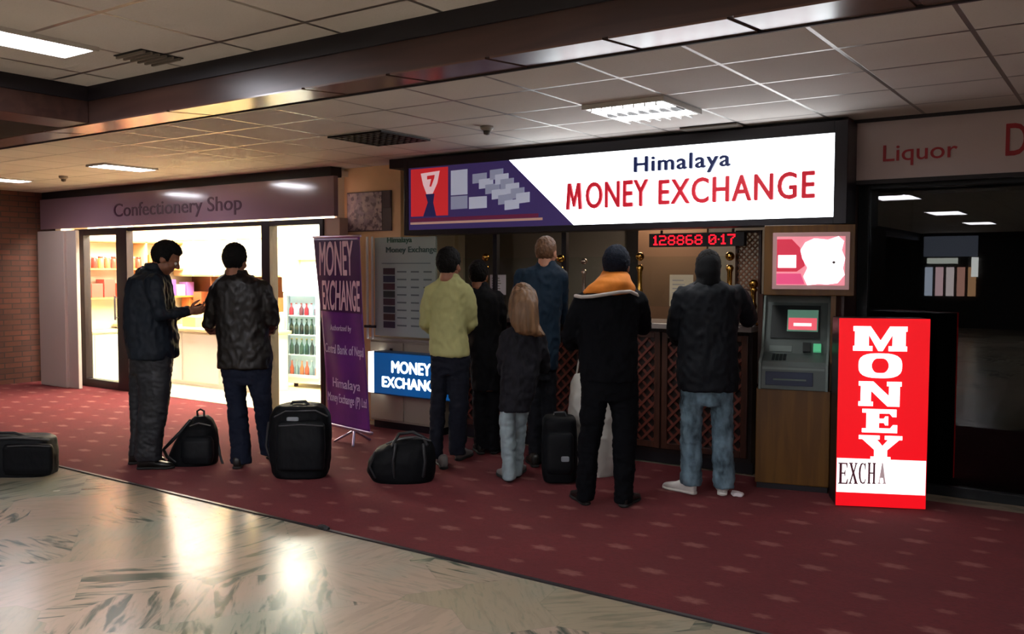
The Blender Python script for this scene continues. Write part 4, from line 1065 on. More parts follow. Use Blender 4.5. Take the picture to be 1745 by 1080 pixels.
def head_axes(yaw, pitch, roll=0.0):
    """yaw 0 = looking away from the camera, 90 = to the right in the photo"""
    a = math.radians(yaw); f = FW*math.cos(a)+RT*math.sin(a); r = f.cross(UP).normalized()
    p = math.radians(pitch); fy = f*math.cos(p)-UP*math.sin(p); uz = r.cross(fy)
    M3 = Matrix((r, fy, uz)).transposed()
    if roll: M3 = Matrix.Rotation(math.radians(roll), 3, f) @ M3
    return M3
def head_mesh(mb, c, M3, s):
    """head of height .235*s, ears, nose, brow, lips and chin; c is the middle of the head"""
    def T(p): return c+M3 @ (V(p)*s)
    def E_(p, r): mb.ell(T(p), tuple(q*s for q in r), M3, 22, 14)
    E_((0, -.008, .022), (.074, .095, .092)); E_((0, .022, -.05), (.058, .066, .066)); E_((0, .045, -.088), (.034, .034, .028))
    E_((0, .072, .022), (.055, .022, .018))
    for sg in (-1, 1):
        E_((sg*.076, -.006, -.012), (.011, .024, .034)); E_((sg*.04, .06, -.028), (.024, .026, .026))
    mb.tube([T((0, .082, .012)), T((0, .104, -.024))], [.010*s, .017*s], 12); E_((0, .096, -.029), (.019, .014, .011))
    E_((0, .079, -.056), (.026, .012, .0075)); E_((0, .077, -.067), (.022, .012, .008))
def hair_mesh(c, M3, s, seed=0, long=False, vol=1.07, low=-.085):
    bm = bmesh.new(); bmesh.ops.create_icosphere(bm, subdivisions=5, radius=1)
    for v in bm.verts:
        d = v.co.normalized()
        base = V((d.x*.083*vol, d.y*.106*vol-.010, d.z*.104*vol+.026))
        # keep hair off the face, the ears and the neck
        face = 0.0
        if base.y > .02: face = min(1, max(0, (.082-base.z)/.02))*min(1, (base.y-.02)/.03)
        lo = low if base.y < -.03 else low+(.075*min(1, (base.y+.03)/.03))
        if base.z < lo: face = max(face, min(1, (lo-base.z)/.015))
        n = noise.noise(d*6+V((seed, 0, 0)))*.5+noise.noise(d*19+V((seed, 3, 0)))*.3
        base += d*n*.010
        base = base*(1-.26*face)
        v.co = c+M3 @ (base*s)
    bm.verts.index_update()
    vs = [v.co.copy() for v in bm.verts]; fs = [tuple(v.index for v in f.verts) for f in bm.faces]; bm.free()
    return MB().add(vs, fs)
def hand_mesh(mb, wrist, fwd, palm, side, curl=35, s=1.0):
    """palm and five fingers; fwd along the fingers, palm = the way the palm faces, side = thumb side"""
    fwd = V(fwd).normalized(); palm = (V(palm)-fwd*V(palm).dot(fwd)).normalized(); side = fwd.cross(palm)*(1 if fwd.cross(palm).dot(V(side)) > 0 else -1)
    M3 = Matrix((side, fwd, palm)).transposed()
    mb.sbox(wrist+fwd*.048*s, (.042*s, .055*s, .016*s), 3, (side, fwd, palm), 6)
    mb.tube([wrist-fwd*.03*s, wrist+fwd*.02*s], [.028*s, .03*s], 12)
    for i, (off, L) in enumerate(((.033, .070), (.011, .080), (-.011, .074), (-.033, .058))):
        p = wrist+fwd*(.094-.006*abs(i-1.2))*s+side*off*s
        pts = [p-fwd*.02*s, p]; ang = 0; dirv = fwd+side*off*2.2
        for k, seg in enumerate((.42, .33, .25)):
            ang += math.radians(curl*(.8, 1.1, .8)[k]*(1+.12*i))
            dv = dirv.normalized()*math.cos(ang)+palm*math.sin(ang); p = p+dv*L*seg*s; pts.append(p)
        mb.tube(pts, [.0092*s, .0092*s, .0088*s, .0082*s, .0072*s], 10)
    p = wrist+fwd*.03*s+side*.036*s; d1 = (side*.75+fwd*.6+palm*.35).normalized(); d2 = (side*.2+fwd*.85+palm*.5).normalized()
    mb.tube([p-side*.015*s, p, p+d1*.034*s, p+d1*.034*s+d2*.03*s, p+d1*.034*s+d2*.052*s], [.014*s, .0135*s, .0115*s, .0105*s, .008*s], 10)
def shoe(parent, org, heel, toe_dir, m, msole, L=.28, name='shoe'):
    f = V((toe_dir[0], toe_dir[1], 0)).normalized(); r = f.cross(UP)
    heel = V((heel[0], heel[1], .006))
    def mesh(h0, prof, grow):
        rings = []
        for s_, w_, z1 in prof:
            c = heel+f*(s_*L); ring = []
            for j in range(20):
                t = 2*PI*j/20; ct, st = math.cos(t), math.sin(t)
                q = (abs(ct)**3+abs(st)**3)**(-1/3)
                ring.append(c+r*(w_*grow*ct*q)+UP*(h0+(z1-h0)*(.5+.5*st*q)))
            rings.append(ring)
        return MB().rings(rings)
    up = [(.0, .018, .07), (.03, .03, .095), (.14, .034, .11), (.30, .035, .108), (.45, .038, .088), (.62, .045, .066), (.8, .044, .055), (.93, .032, .045), (.99, .014, .035)]
    sh = mesh(.014, up, 1).build(name, m, parent, True, org=org)
    sl = [(-.012, .02, .022), (.03, .035, .024), (.2, .036, .024), (.42, .036, .024), (.65, .05, .024), (.83, .047, .024), (.96, .034, .026), (1.015, .013, .026)]
    mesh(0, sl, 1).build('sole', msole, sh, True, org=org)
    return sh
def wrinkle(amp, sc=(7, 7, 7), seed=0, fine=.3):
    s_ = V((seed*3.7, seed*1.3, seed*.7))
    def f(p, n):
        q = V((p.x*sc[0], p.y*sc[1], p.z*sc[2]))+s_
        a = noise.noise(q); b = 1-2*abs(noise.noise(q*1.9+V((5, 1, 2))))
        return amp*(.6*a+.5*(b-.4)+fine*noise.noise(q*4.1))
    return f
def cloth(mb, name, m, parent, org, voxel=.012, disp=None, sm=5):
    return finish(remeshed(mb, voxel, sm), name, m, parent, org, disp)

def person(fig, label, head, torso, arms, legs, M_, hands=(), skin=None, hair=None, hairm=None, face=(0, 10), hs=1.0, shoes=None, tb=.13, hairkw={}, extra=None, neck=None, seed=1, je=2.4, jacket='jacket', lower='trousers', waist=None, collar=None):
    """head: crop pixel of its middle and d; torso/legs: silhouette rows; arms: tubes; M_: (jacket, trousers, shoe, sole) materials"""
    skin = skin or M_SKIN
    body = MB(); g = fig.g
    M3 = head_axes(*face); hc = fig.P(*head); head_mesh(body, hc, M3, hs)
    nb = fig.P(*neck) if neck else hc+V((0, 0, -.2))-FW*.0
    body.tube([hc+M3 @ V((0, -.02, -.05))*hs, hc+M3 @ V((0, -.028, -.10))*hs, nb], [.052*hs, .053*hs, .056], 16)
    fig.loft(body, torso, tb, je, grow=.80)
    for a in arms: fig.arm(body, a, .70)
    for l in legs: fig.loft(body, l, .07, 2.1, grow=.70)
    if waist: fig.loft(body, waist, tb, 2.3, grow=.75)
    for h in hands: hand_mesh(body, *h)
    me = remeshed(body, .0055, 2, .4)
    root = finish(me, 'person', skin, None, g); root.location = g
    tag(root, label, 'person')
    # clothing
    jk = MB(); fig.loft(jk, torso, tb, je)
    for a in arms: fig.arm(jk, a)
    if collar: fig.loft(jk, collar[0], collar[1], 2.1)
    jo = cloth(jk, jacket, M_[0], root, g, .011, wrinkle(.016, (8, 8, 6), seed, .35), 5)
    tk = MB()
    for l in legs: fig.loft(tk, l, .085, 2.2)
    if waist: fig.loft(tk, waist, tb*.92, 2.3)
    cloth(tk, lower, M_[1], root, g, .010, wrinkle(.012, (7, 7, 13), seed+5, .35), 4)
    for (hx, hd) in shoes or (): shoe(root, g, hx, hd, M_[2], M_[3])
    hm = hair_mesh(hc, M3, hs, seed, **hairkw).build('hair', hairm or M_HAIR, root, True, org=g)
    for sg in (-1, 1):
        ep = hc+M3 @ (V((sg*.031, .082, -.006))*hs)
        eo = MB().ell(ep, (.0125*hs,)*3, None, 14, 10).build('eye', M_EYE, root, True, org=g)
        MB().ell(ep+M3 @ V((0, .009, -.001))*hs, (.0065*hs, .0045*hs, .0065*hs), M3, 12, 8).build('iris', M_IRIS, eo, True, org=g)
    if extra: extra(root, g, fig, hc, M3)
    return root
SHOE_BK = mat('shoe_black', '15130f', .4); SOLE_BK = mat('sole_black', '1a1918', .7)
SHOE_WH = mat('shoe_white', 'e0ddd6', .5); SOLE_WH = mat('sole_white', 'e6e2da', .6); SHOE_GR = mat('shoe_grey', '7d7a78', .6)
def dirw(deg):
    """ground direction: 0 = away from the camera, 90 = right in the photo"""
    a = math.radians(deg); return FW*math.cos(a)+RT*math.sin(a)

# 1: man at the left in profile, looking down at what he holds
c2 = (180, 380, 2.3475)
f = Fig((250, 798), c2)
wr = f.P(335, 352, -.06)
def ex1(root, g, fig, hc, M3):
    # hood folded on the back of the neck
    mb = MB(); mb.tube([fig.P(150, 185, .08), fig.P(140, 196, 0), fig.P(160, 200, -.09), fig.P(200, 205, -.10)], [.03, .042, .04, .025], 14)
    cloth(mb, 'hood', MATS['jacket_blueblack'], root, g, .01, wrinkle(.006, (9, 9, 9), 3), 3)
person(f, 'man in a long dark jacket standing in profile, looking down at what he holds',
       (243, 140, 0), [(178, 168, 226, .075), (195, 135, 240, .12), (225, 108, 250, .19), (260, 96, 256, .21), (310, 88, 262, .21), (370, 84, 268, .21), (430, 86, 276, .215), (480, 92, 284, .22), (515, 98, 286, .22), (540, 104, 282, .215)],
       [[(195, 235, -.19, .072), (205, 300, -.22, .066), (222, 372, -.23, .058), (275, 362, -.16, .05), (325, 354, -.07, .04)],
        [(200, 238, .19, .07), (215, 300, .22, .062), (230, 368, .22, .055), (285, 362, .13, .046), (330, 352, .04, .04)]],
       [[(520, 112, 262, .1, -.08), (580, 110, 262, .1, -.08), (640, 132, 260, .095, -.09), (700, 138, 256, .09, -.09), (800, 128, 240, .085, -.09), (880, 120, 226, .08, -.09), (925, 118, 222, .075, -.09), (950, 120, 220, .07, -.09)],
        [(520, 102, 250, .1, .08), (580, 98, 240, .1, .08), (640, 98, 175, .09, .09), (700, 98, 160, .085, .1), (800, 104, 158, .08, .1), (880, 98, 150, .075, .1), (930, 94, 138, .07, .1)]],
       (fabric('jacket_blueblack', '151d26', .6, spec=.22), fabric('cargo_charcoal', '232529', .55, spec=.35), SHOE_BK, SOLE_BK),
       hands=[(wr, RT+UP*.1, FW*.6+UP*.5, UP, 38), (f.P(338, 350, .06), RT*.9-FW*.3, UP-FW*.3, -RT, 40)],
       face=(78, 28), hs=1.06, seed=1, neck=(205, 190, 0), collar=([(160, 160, 232, .085), (178, 156, 234, .09), (200, 140, 240, .12)], .09), waist=[(500, 106, 270, .17), (560, 104, 262, .17), (600, 104, 258, .15)], tb=.21,
       shoes=[(f.F(128, 985), dirw(82)), (f.F(92, 965), dirw(70))], extra=ex1)
p = f.P(347, 339, -.04)
mb = MB().sbox((0, 0, 0), (.036, .062, .006), 8, (RT*.3+FW*.95, RT*.9+UP*.4, UP), 4)
for v in mb.v: v += p+UP*.004+RT*.02
single(mb, 'mobile_phone', mat('phone_black', '0f1012', .2), 'dark phone held by the man in profile', 'phone')

# 2: man in a brown-black leather jacket, back to the camera
f = Fig((410, 797), c2)
person(f, 'man in dark leather jacket and navy jeans, back turned, beside the suitcase',
       (518, 150, 0), [(200, 490, 562, .07), (214, 462, 590, .10), (232, 442, 622, .12), (265, 430, 645, .13), (320, 438, 645, .13), (400, 444, 645, .13), (480, 448, 655, .135), (540, 450, 662, .14), (580, 452, 662, .14)],
       [[(448, 268, 0, .068), (428, 330, .02, .062), (414, 405, .06, .058), (428, 425, .2, .05), (470, 405, .34, .042)],
        [(628, 262, 0, .07), (655, 320, 0, .066), (664, 390, .02, .064), (655, 430, .2, .05), (600, 410, .34, .042)]],
       [[(560, 462, 562, .09), (650, 474, 562, .09), (700, 484, 560, .085), (800, 494, 570, .08), (900, 502, 580, .075), (960, 500, 584, .07)],
        [(560, 560, 662, .09), (650, 572, 662, .09), (700, 588, 662, .085), (800, 604, 668, .08, .08), (880, 616, 680, .075, .12), (925, 622, 684, .07, .14)]],
       (fabric('leather_brownblack', '130f0d', .45, spec=.4, bump=.4), fabric('jeans_navy', '131a2b'), SHOE_BK, SOLE_BK),
       hands=[(f.P(478, 402, .36), RT*.8+FW*.6, UP, -RT+FW, 40), (f.P(592, 408, .36), -RT*.8+FW*.6, UP, RT+FW, 40)],
       face=(10, 8), hs=1.06, seed=2, collar=([(186, 482, 562, .08), (202, 478, 566, .085), (215, 470, 580, .1)], .08), waist=[(540, 464, 658, .12), (600, 464, 660, .12), (640, 470, 660, .1)],
       shoes=[(f.F(525, 985), dirw(-12)), (f.F(655, 945), dirw(8))])
# 3: man in the yellow-green shirt
c5 = (700, 380, 2.25)
f = Fig((775, 795), c5)
person(f, 'man in a pale yellow green shirt and dark jeans in front of the rate board',
       (147, 160, 0), [(208, 112, 188, .06), (222, 96, 200, .085), (238, 72, 216, .11), (265, 62, 224, .12), (320, 72, 218, .12), (400, 76, 214, .12), (450, 75, 220, .125), (490, 73, 227, .13), (508, 73, 229, .13)],
       [[(80, 262, 0, .064), (64, 320, 0, .056), (52, 385, .04, .05), (70, 405, .12, .045), (108, 395, .19, .04)],
        [(208, 264, 0, .066), (226, 320, 0, .06), (234, 388, .04, .052), (215, 405, .12, .045), (178, 395, .19, .04)]],
       [[(500, 78, 152, .085), (600, 78, 142, .085), (700, 74, 134, .08), (850, 72, 124, .07, .03), (900, 74, 122, .065, .04)],
        [(500, 148, 228, .085), (600, 144, 224, .085), (700, 146, 220, .08), (850, 146, 212, .075, .06), (885, 150, 210, .07, .08)]],
       (fabric('shirt_lime', 'abaa74', .8, var=.08, vs=12, bump=.25), fabric('jeans_dark', '151823'), SHOE_GR, SOLE_BK),
       hands=[(f.P(114, 392, .2), RT, UP, FW, 35), (f.P(172, 392, .2), -RT, UP, FW, 35)],
       face=(25, 5), hs=1.08, seed=3, collar=([(196, 112, 184, .06), (210, 108, 188, .068), (222, 100, 196, .08)], .06), waist=[(480, 80, 222, .11), (540, 80, 224, .11), (580, 82, 222, .1)],
       shoes=[(f.F(128, 945), dirw(-10)), (f.F(180, 912), dirw(20))], jacket='shirt')
# 4: person in black between the shirt man and the woman
f = Fig((832, 773), c5)
person(f, 'person in black clothes standing between the yellow shirt and the long haired woman',
       (260, 200, 0), [(240, 232, 295, .065), (258, 216, 318, .1), (280, 208, 342, .12), (330, 214, 348, .125), (420, 222, 346, .125), (500, 226, 346, .13), (600, 232, 344, .13), (640, 234, 342, .13)],
       [[(226, 285, 0, .062), (216, 350, .02, .056), (216, 410, .08, .05), (250, 410, .26, .042)],
        [(330, 285, 0, .064), (344, 350, .0, .058), (346, 415, .06, .052), (320, 410, .26, .042)]],
       [[(620, 236, 300, .085), (720, 238, 296, .08), (820, 242, 294, .075), (866, 246, 294, .07)], [(620, 288, 342, .085), (720, 288, 340, .08), (820, 290, 338, .075), (866, 290, 338, .07)]],
       (fabric('coat_black', '121317'), fabric('trousers_black', '101116'), SHOE_BK, SOLE_BK),
       hands=[(f.P(256, 406, .28), FW, UP, -RT, 35), (f.P(314, 406, .28), FW, UP, RT, 35)],
       face=(15, 6), hs=.98, seed=4, collar=([(225, 228, 296, .07), (245, 222, 302, .08)], .07),
       shoes=[(f.F(270, 888), dirw(-10)), (f.F(316, 886), dirw(14))])
# 5: woman with long light brown hair
f = Fig((878, 822), c5)
def ex5(root, g, fig, hc, M3):
    mb = MB()
    fig.loft(mb, [(246, 400, 462, .06, -.0), (262, 386, 478, .10, -.02), (300, 378, 488, .115, -.05), (345, 378, 490, .10, -.08), (385, 384, 492, .07, -.11), (415, 400, 505, .055, -.12), (432, 430, 515, .03, -.12)], .1, 2.2)
    def d(p, n): return .012*noise.noise(V((p.dot(RT)*38, p.dot(FW)*38, p.z*6)))+.008*noise.noise(V((p.x*14, p.y*14, p.z*9)))
    cloth(mb, 'long_hair', MATS['hair_lightbrown'], root, g, .008, d, 3)
person(f, 'woman with long light brown hair, a dark patterned jacket and pale jeans',
       (428, 296, .03), [(395, 392, 468, .07), (412, 366, 492, .10), (435, 356, 505, .12), (500, 350, 505, .125), (580, 346, 492, .13), (640, 344, 478, .13), (700, 340, 460, .13), (718, 340, 458, .13)],
       [[(368, 438, 0, .06), (358, 510, .0, .055), (356, 570, .08, .05), (390, 560, .18, .042)],
        [(490, 438, 0, .062), (505, 500, .02, .056), (512, 555, .1, .05), (470, 545, .19, .042)]],
       [[(690, 352, 404, .08, -.02), (722, 346, 402, .085, -.03), (760, 338, 400, .09, -.03), (850, 346, 402, .08, -.03), (920, 350, 402, .075, -.03), (980, 352, 404, .075, -.03)],
        [(690, 385, 456, .09, .06), (760, 376, 446, .09, .07), (850, 374, 438, .08, .09), (920, 380, 430, .075, .1), (965, 382, 426, .07, .1)]],
       (fabric('jacket_dark_pattern', '1a1a20', .8, var=.5, vs=30), fabric('jeans_pale', '8a9a9e', .85, var=.3, vs=11, stretch=(1, 1, .4)), SHOE_GR, SOLE_BK),
       hands=[(f.P(396, 556, .2), FW, UP, -RT, 35), (f.P(464, 542, .21), FW, UP, RT, 35)],
       skin=M_SKIN2, hairm=mat('hair_lightbrown', '6e5034', .5, var=.45, vscale=26, bump=.5, bscale=60, stretch=(1, 1, .2)), hairkw=dict(vol=1.08), face=(-20, 8), hs=.97, seed=5, extra=ex5, waist=[(680, 352, 448, .11), (718, 348, 448, .11)],
       shoes=[(f.F(378, 992), dirw(-15)), (f.F(404, 975), dirw(10))])
# 6: tall man in the blue jacket at the counter
f = Fig((925, 791), c5)
person(f, 'tall brown haired man in a blue jacket standing at the counter behind the woman',
       (520, 112, 0), [(158, 484, 552, .07), (172, 450, 575, .10), (192, 420, 584, .13), (230, 412, 582, .135), (320, 420, 578, .135), (420, 430, 572, .135), (500, 436, 566, .14), (560, 440, 562, .14)],
       [[(428, 205, 0, .066), (414, 290, .02, .06), (420, 370, .08, .054), (455, 375, .26, .044)],
        [(570, 205, 0, .066), (578, 290, .06, .06), (578, 365, .16, .054), (560, 350, .36, .044)]],
       [[(540, 440, 506, .09), (640, 444, 502, .085), (760, 448, 502, .08), (880, 452, 502, .072), (914, 454, 502, .07)], [(540, 498, 562, .09), (640, 500, 558, .085), (760, 500, 556, .08), (880, 502, 552, .072), (914, 502, 552, .07)]],
       (fabric('jacket_teal_blue', '152a3b', .7), fabric('trousers_ink', '12141a'), SHOE_BK, SOLE_BK),
       hands=[(f.P(462, 372, .28), FW, UP, -RT, 35), (f.P(556, 346, .38), FW, UP, RT, 30)],
       skin=M_SKIN2, hairm=M_HAIRB, hairkw=dict(vol=1.0), face=(28, 4), hs=1.03, seed=6, collar=([(146, 486, 552, .075), (164, 478, 558, .085)], .075), waist=[(520, 446, 558, .12), (600, 448, 556, .11)],
       shoes=[(f.F(478, 938), dirw(-8)), (f.F(530, 934), dirw(14))])
# 7: person with the orange hood
c6 = (940, 380, 2.161)
f = Fig((1030, 862), c6)
def ex7(root, g, fig, hc, M3):
    mb = MB()
    fig.loft(mb, [(176, 192, 268, .09, .02), (192, 178, 284, .125, .0), (212, 156, 296, .155, -.02), (232, 132, 304, .16, -.03), (250, 118, 306, .155, -.03), (262, 112, 300, .14, -.02)], .14, 2.2)
    def d(p, n): return .012*noise.noise(V((p.x*9, p.y*9, p.z*22)))
    cloth(mb, 'hood_lining', fabric('orange_hood', 'd9802e', .75, var=.12), root, g, .009, d, 4)
    pts = [fig.P(x, y, d_) for x, y, d_ in ((88, 268, -.06), (110, 272, -.13), (150, 270, -.175), (200, 262, -.195), (250, 254, -.19), (290, 252, -.15), (312, 262, -.08), (326, 290, -.03))]
    MB().tube(pts, .012, 10).build('white_piping', mat('piping_white', 'b8b0a8', .6), root, True, org=g)
person(f, 'person with an orange hood over a black tracksuit, back turned',
       (238, 158, .03), [(205, 190, 280, .09), (228, 150, 302, .12), (252, 118, 318, .14), (285, 98, 330, .145), (340, 92, 322, .145), (420, 94, 316, .14), (500, 100, 314, .14), (560, 106, 316, .14), (580, 108, 316, .14)],
       [[(118, 290, 0, .072), (90, 345, .0, .066), (66, 410, .02, .058), (70, 445, .14, .05), (110, 440, .28, .042)],
        [(312, 288, 0, .072), (330, 335, .06, .064), (336, 385, .16, .055), (345, 372, .34, .045), (330, 362, .42, .04)]],
       [[(560, 108, 212, .095), (640, 108, 206, .095), (720, 104, 196, .09), (850, 96, 172, .08), (960, 92, 162, .075), (1020, 92, 158, .07)],
        [(560, 204, 318, .095), (640, 208, 318, .095), (720, 222, 318, .09), (850, 226, 310, .08), (960, 230, 302, .075), (1030, 230, 298, .07)]],
       (fabric('track_black', '0b0d11', spec=.12), fabric('track_trousers_black', '0a0c10', spec=.12), SHOE_BK, SOLE_BK),
       hands=[(f.P(116, 438, .3), FW, UP, -RT, 35), (f.P(326, 358, .44), FW-RT*.3, UP, -RT, 30)],
       hairm=mat('hair_blueblack', '141a26', .75, spec=.12, var=.3, vscale=60, bump=.5, bscale=120), face=(12, 18), hs=1.05, seed=7, extra=ex7, waist=[(540, 112, 312, .125), (610, 110, 316, .12), (650, 112, 316, .1)],
       shoes=[(f.F(128, 1040), dirw(-14)), (f.F(262, 1048), dirw(28))])
# 8: man at the right in blue jeans
f = Fig((1205, 845), c6)
def ex8(root, g, fig, hc, M3):
    mb = MB(); fig.loft(mb, [(112, 566, 588, .03, 0), (114, 558, 597, .055, 0), (119, 548, 606, .08, 0), (127, 540, 612, .098, 0), (140, 535, 618, .112, 0), (180, 530, 620, .12, -.005), (206, 536, 618, .11, -.01), (228, 520, 634, .10, -.01)], .1, 2.2)
    cloth(mb, 'knit_hat', fabric('hat_black', '0e1013', .9), root, g, .009, wrinkle(.004, (9, 9, 9), 2), 3)
person(f, 'man in blue jeans and white sneakers at the counter beside the cash machine',
       (577, 168, .02), [(208, 546, 614, .075), (226, 508, 650, .11), (246, 474, 690, .135), (280, 464, 700, .14), (340, 468, 690, .14), (420, 470, 680, .14), (500, 464, 684, .145), (570, 462, 688, .15), (600, 466, 684, .15), (615, 470, 680, .145)],
       [[(486, 268, 0, .072), (464, 330, .02, .066), (452, 400, .08, .06), (462, 430, .2, .05), (500, 400, .36, .042)],
        [(682, 262, 0, .074), (706, 300, .04, .068), (724, 350, .14, .06), (722, 358, .3, .05), (712, 352, .44, .042)]],
       [[(590, 476, 562, .095), (660, 476, 556, .095), (720, 475, 553, .09), (800, 476, 550, .085, .02), (880, 477, 552, .085, .03), (940, 474, 552, .085, .04), (962, 476, 550, .08, .04)],
        [(590, 574, 668, .095), (660, 584, 668, .095), (720, 590, 668, .09), (800, 592, 666, .085), (880, 594, 670, .085), (950, 594, 674, .085), (972, 598, 672, .08)]],
       (fabric('jacket_slate', '11161c', .7), fabric('jeans_washed', '647c88', .85, var=.8, vs=13, stretch=(1, 1, .5)), SHOE_WH, SOLE_WH),
       hands=[(f.P(506, 396, .38), FW+RT*.4, UP, -RT, 35), (f.P(710, 350, .46), FW, -UP, -RT, 25)],
       face=(10, 8), hs=1.0, seed=8, extra=ex8, waist=[(570, 480, 666, .12), (640, 480, 668, .115), (670, 482, 666, .1)],
       shoes=[(f.F(528, 1000), dirw(-42)), (f.F(628, 1004), dirw(14))])

# ------------------------------------------------------------------ luggage
M_BAG = fabric('bag_black', '0b0d10', .65, spec=.15, bump=.25); M_BAG2 = fabric('bag_slate', '0e1114', .6, spec=.2, bump=.25); M_TRIM = mat('bag_trim', '1d1f22', .5); M_ZIP = mat('zip_grey', '4a4a4c', .4, .4)
def bag_root(f, label, cat, name): return thing(name, label, cat, f.g)
def soft(f, rows, b, name, m, parent, e=3.2, disp=.006, vox=.012, seed=0):
    mb = MB(); f.loft(mb, rows, b, e); return cloth(mb, name, m, parent, f.g, vox, wrinkle(disp, (6, 6, 6), seed), 4)
def ftube(f, pts, r, name, m, parent, flat=None): return MB().tube([f.P(*p) for p in pts], r, 10).build(name, m, parent, True, org=f.g)
def fbox(f, x, y, d, hw, hd, hh, name, m, parent, e=5):
    c = f.P(x, y, d); return MB().sbox(c, (hw, hd, hh), e, (RT, FW, UP), 8).build(name, m, parent, True, org=f.g)
# suitcase
f = Fig((512, 812), c2)
t = bag_root(f, 'large black soft suitcase standing upright in front of the purple banner', 'suitcase', 'suitcase')
soft(f, [(724, 700, 850), (738, 678, 878), (770, 662, 896), (840, 656, 903), (940, 660, 900), (990, 670, 893), (1010, 684, 884)], .14, 'body', M_BAG, t, seed=11)
soft(f, [(790, 700, 858, .05, -.13), (805, 686, 876, .06, -.13), (900, 682, 880, .065, -.13), (985, 690, 874, .055, -.13)], .06, 'front_pocket', M_BAG2, t, 3.5, .004, .011, 12)
ftube(f, [(740, 730, .0), (748, 716, .0), (800, 713, .0), (812, 728, .0)], .012, 'top_handle', M_TRIM, t)
ftube(f, [(676, 775, -.13), (720, 752, -.135), (840, 750, -.135), (886, 772, -.13)], .006, 'zip', M_ZIP, t)
ftube(f, [(694, 812, -.19), (780, 806, -.197), (868, 812, -.19)], .005, 'zip', M_ZIP, t)
fbox(f, 748, 784, -.147, .045, .006, .016, 'name_patch', mat('patch_white', '8a8f94', .5), t)
for x in (690, 872):
    w = f.P(x, 1012, 0); w.z = .036
    MB().tube([w-RT*.02, w+RT*.02], .03, 18, False).build('wheel', M_TRIM, t, True, org=f.g)
ftube(f, [(652, 800, -.02), (642, 890, -.02), (664, 960, -.03)], .010, 'side_strap', M_TRIM, t)
# backpack
f = Fig((330, 790), c2)
t = bag_root(f, 'black backpack slumped on the carpet between the two men at the left', 'backpack', 'backpack')
soft(f, [(768, 358, 408, .05, .02), (785, 340, 428, .08, .02), (820, 312, 442, .12), (870, 284, 449, .14), (920, 258, 450, .15), (955, 252, 446, .15), (972, 262, 436, .14)], .13, 'body', M_BAG, t, 2.6, seed=13)
soft(f, [(850, 322, 420, .04, -.1), (870, 308, 430, .06, -.11), (930, 300, 432, .065, -.12), (962, 310, 426, .05, -.12)], .06, 'front_pocket', M_BAG2, t, 3, .004, .011, 14)
ftube(f, [(368, 772, .0), (366, 752, .0), (380, 744, .0), (394, 752, .0), (394, 772, .0)], .009, 'top_loop', M_TRIM, t)
ftube(f, [(338, 790, -.05), (300, 835, -.09), (258, 878, -.1), (232, 905, -.09), (246, 935, -.1), (280, 955, -.13)], .014, 'shoulder_strap', M_TRIM, t)
ftube(f, [(440, 830, .02), (452, 890, .02), (458, 930, .0), (468, 962, -.02)], .010, 'shoulder_strap', M_TRIM, t)
ftube(f, [(338, 812, -.11), (372, 800, -.12), (418, 810, -.11)], .005, 'zip', M_ZIP, t)
# duffel in front of the shirt man
c4 = (520, 540, 3.376)
f = Fig((688, 818), c4)
t = bag_root(f, 'round black duffel bag lying on the carpet in front of the pale cabinet', 'duffel bag', 'duffel_bag')
soft(f, [(692, 560, 690, .06), (715, 490, 725, .12), (755, 410, 745, .16), (820, 362, 755, .18), (880, 356, 752, .18), (925, 380, 742, .17), (950, 420, 720, .15)], .16, 'body', M_BAG, t, 2.5, seed=15)
ftube(f, [(470, 728, -.10), (560, 700, -.10), (640, 690, -.09), (720, 712, -.09)], .007, 'zip', M_ZIP, t)
ftube(f, [(500, 742, -.14), (540, 672, -.06), (620, 662, -.04), (680, 690, -.05), (700, 735, -.14)], .012, 'handle', M_TRIM, t)
ftube(f, [(520, 735, -.16), (505, 830, -.195), (515, 920, -.17)], .012, 'side_strap', M_TRIM, t)
ftube(f, [(680, 735, -.15), (690, 830, -.19), (680, 915, -.17)], .012, 'side_strap', M_TRIM, t)
ftube(f, [(400, 780, -.14), (372, 860, -.14), (402, 922, -.14)], .009, 'end_piping', M_TRIM, t)
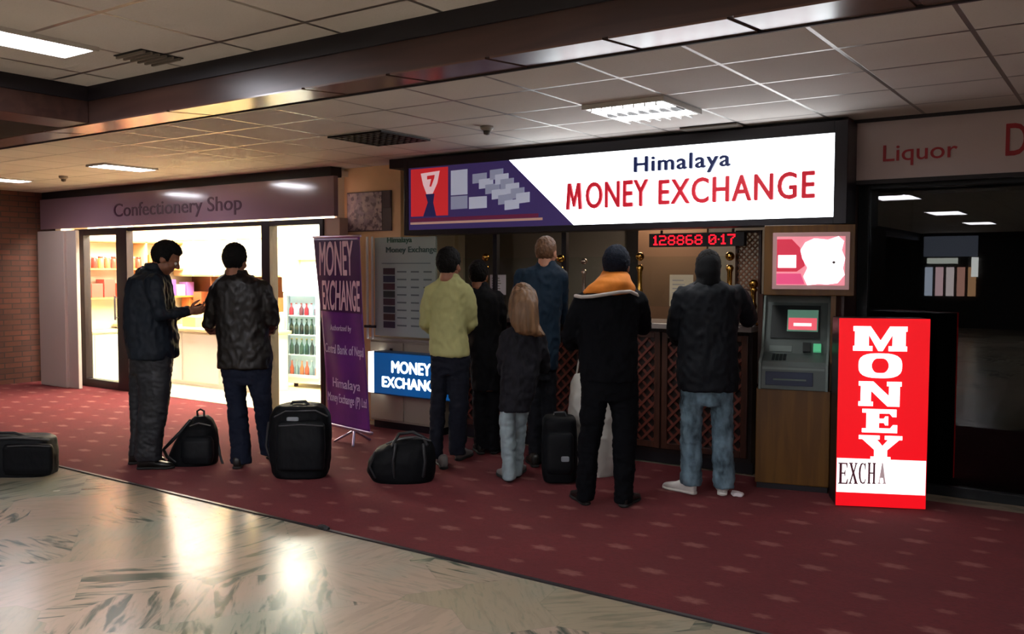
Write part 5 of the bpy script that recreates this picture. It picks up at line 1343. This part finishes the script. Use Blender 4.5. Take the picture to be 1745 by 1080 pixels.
# bag at the left edge
c3 = (0, 620, 2.348)
f = Fig((45, 806), c3)
t = bag_root(f, 'black travel bag at the carpet edge, cut by the photo left side', 'travel bag', 'travel_bag')
soft(f, [(284, -120, 190, .12), (296, -140, 210, .15), (360, -146, 219, .16), (430, -146, 218, .16), (458, -136, 208, .15)], .15, 'body', M_BAG2, t, 4.5, .005, seed=16)
soft(f, [(320, 20, 205, .03, -.14), (335, 12, 212, .04, -.145), (420, 12, 212, .04, -.145), (445, 22, 204, .03, -.14)], .04, 'front_pocket', M_BAG, t, 4, .003, .011, 17)
ftube(f, [(-60, 290, -.02), (-20, 276, -.02), (60, 276, -.02), (108, 292, -.02)], .012, 'handle', M_TRIM, t)
ftube(f, [(-90, 302, -.12), (60, 296, -.125), (196, 304, -.12)], .006, 'zip', M_ZIP, t)
ftube(f, [(30, 330, -.186), (110, 326, -.188), (200, 330, -.184)], .005, 'zip', M_ZIP, t)
# trolley bag beside the woman
f = Fig((945, 822), c5)
t = bag_root(f, 'black trolley bag standing between the woman and the orange hooded person', 'trolley bag', 'trolley_bag')
soft(f, [(738, 516, 622, .10), (750, 506, 634, .12), (850, 500, 638, .13), (950, 502, 638, .13), (985, 508, 632, .12)], .12, 'body', M_BAG, t, 4, .005, seed=18)
soft(f, [(800, 526, 616, .04, -.11), (815, 518, 624, .05, -.115), (940, 518, 624, .05, -.115), (960, 526, 618, .04, -.11)], .05, 'front_pocket', M_BAG2, t, 4, .003, .011, 19)
ftube(f, [(548, 742, .0), (552, 726, .0), (590, 726, .0), (596, 742, .0)], .010, 'top_handle', M_TRIM, t)
fbox(f, 592, 905, -.17, .03, .004, .02, 'name_tag', MATS['patch_white'], t)
for x in (520, 620):
    w = f.P(x, 990, .04); w.z = .032
    MB().tube([w-RT*.015, w+RT*.015], .026, 18, False).build('wheel', M_TRIM, t, True, org=f.g)
# white plastic bag in front of the orange-hooded person
f = Fig((1020, 809), c6)
t = bag_root(f, 'large white plastic bag standing in front of the orange hooded person', 'plastic bag', 'plastic_bag')
soft(f, [(552, 84, 140, .03), (580, 72, 190, .06), (640, 62, 226, .10), (700, 60, 236, .12), (800, 70, 238, .13), (880, 84, 238, .13), (925, 104, 232, .12), (938, 120, 225, .10)], .1, 'bag_body', mat('plastic_white', 'b4b2aa', .45, var=.08, vscale=7), t, 2.3, .014, .010, 20)
ftube(f, [(92, 556, .0), (100, 505, .0), (112, 470, .0), (120, 505, .0), (130, 556, .0)], .007, 'handle', MATS['plastic_white'], t)
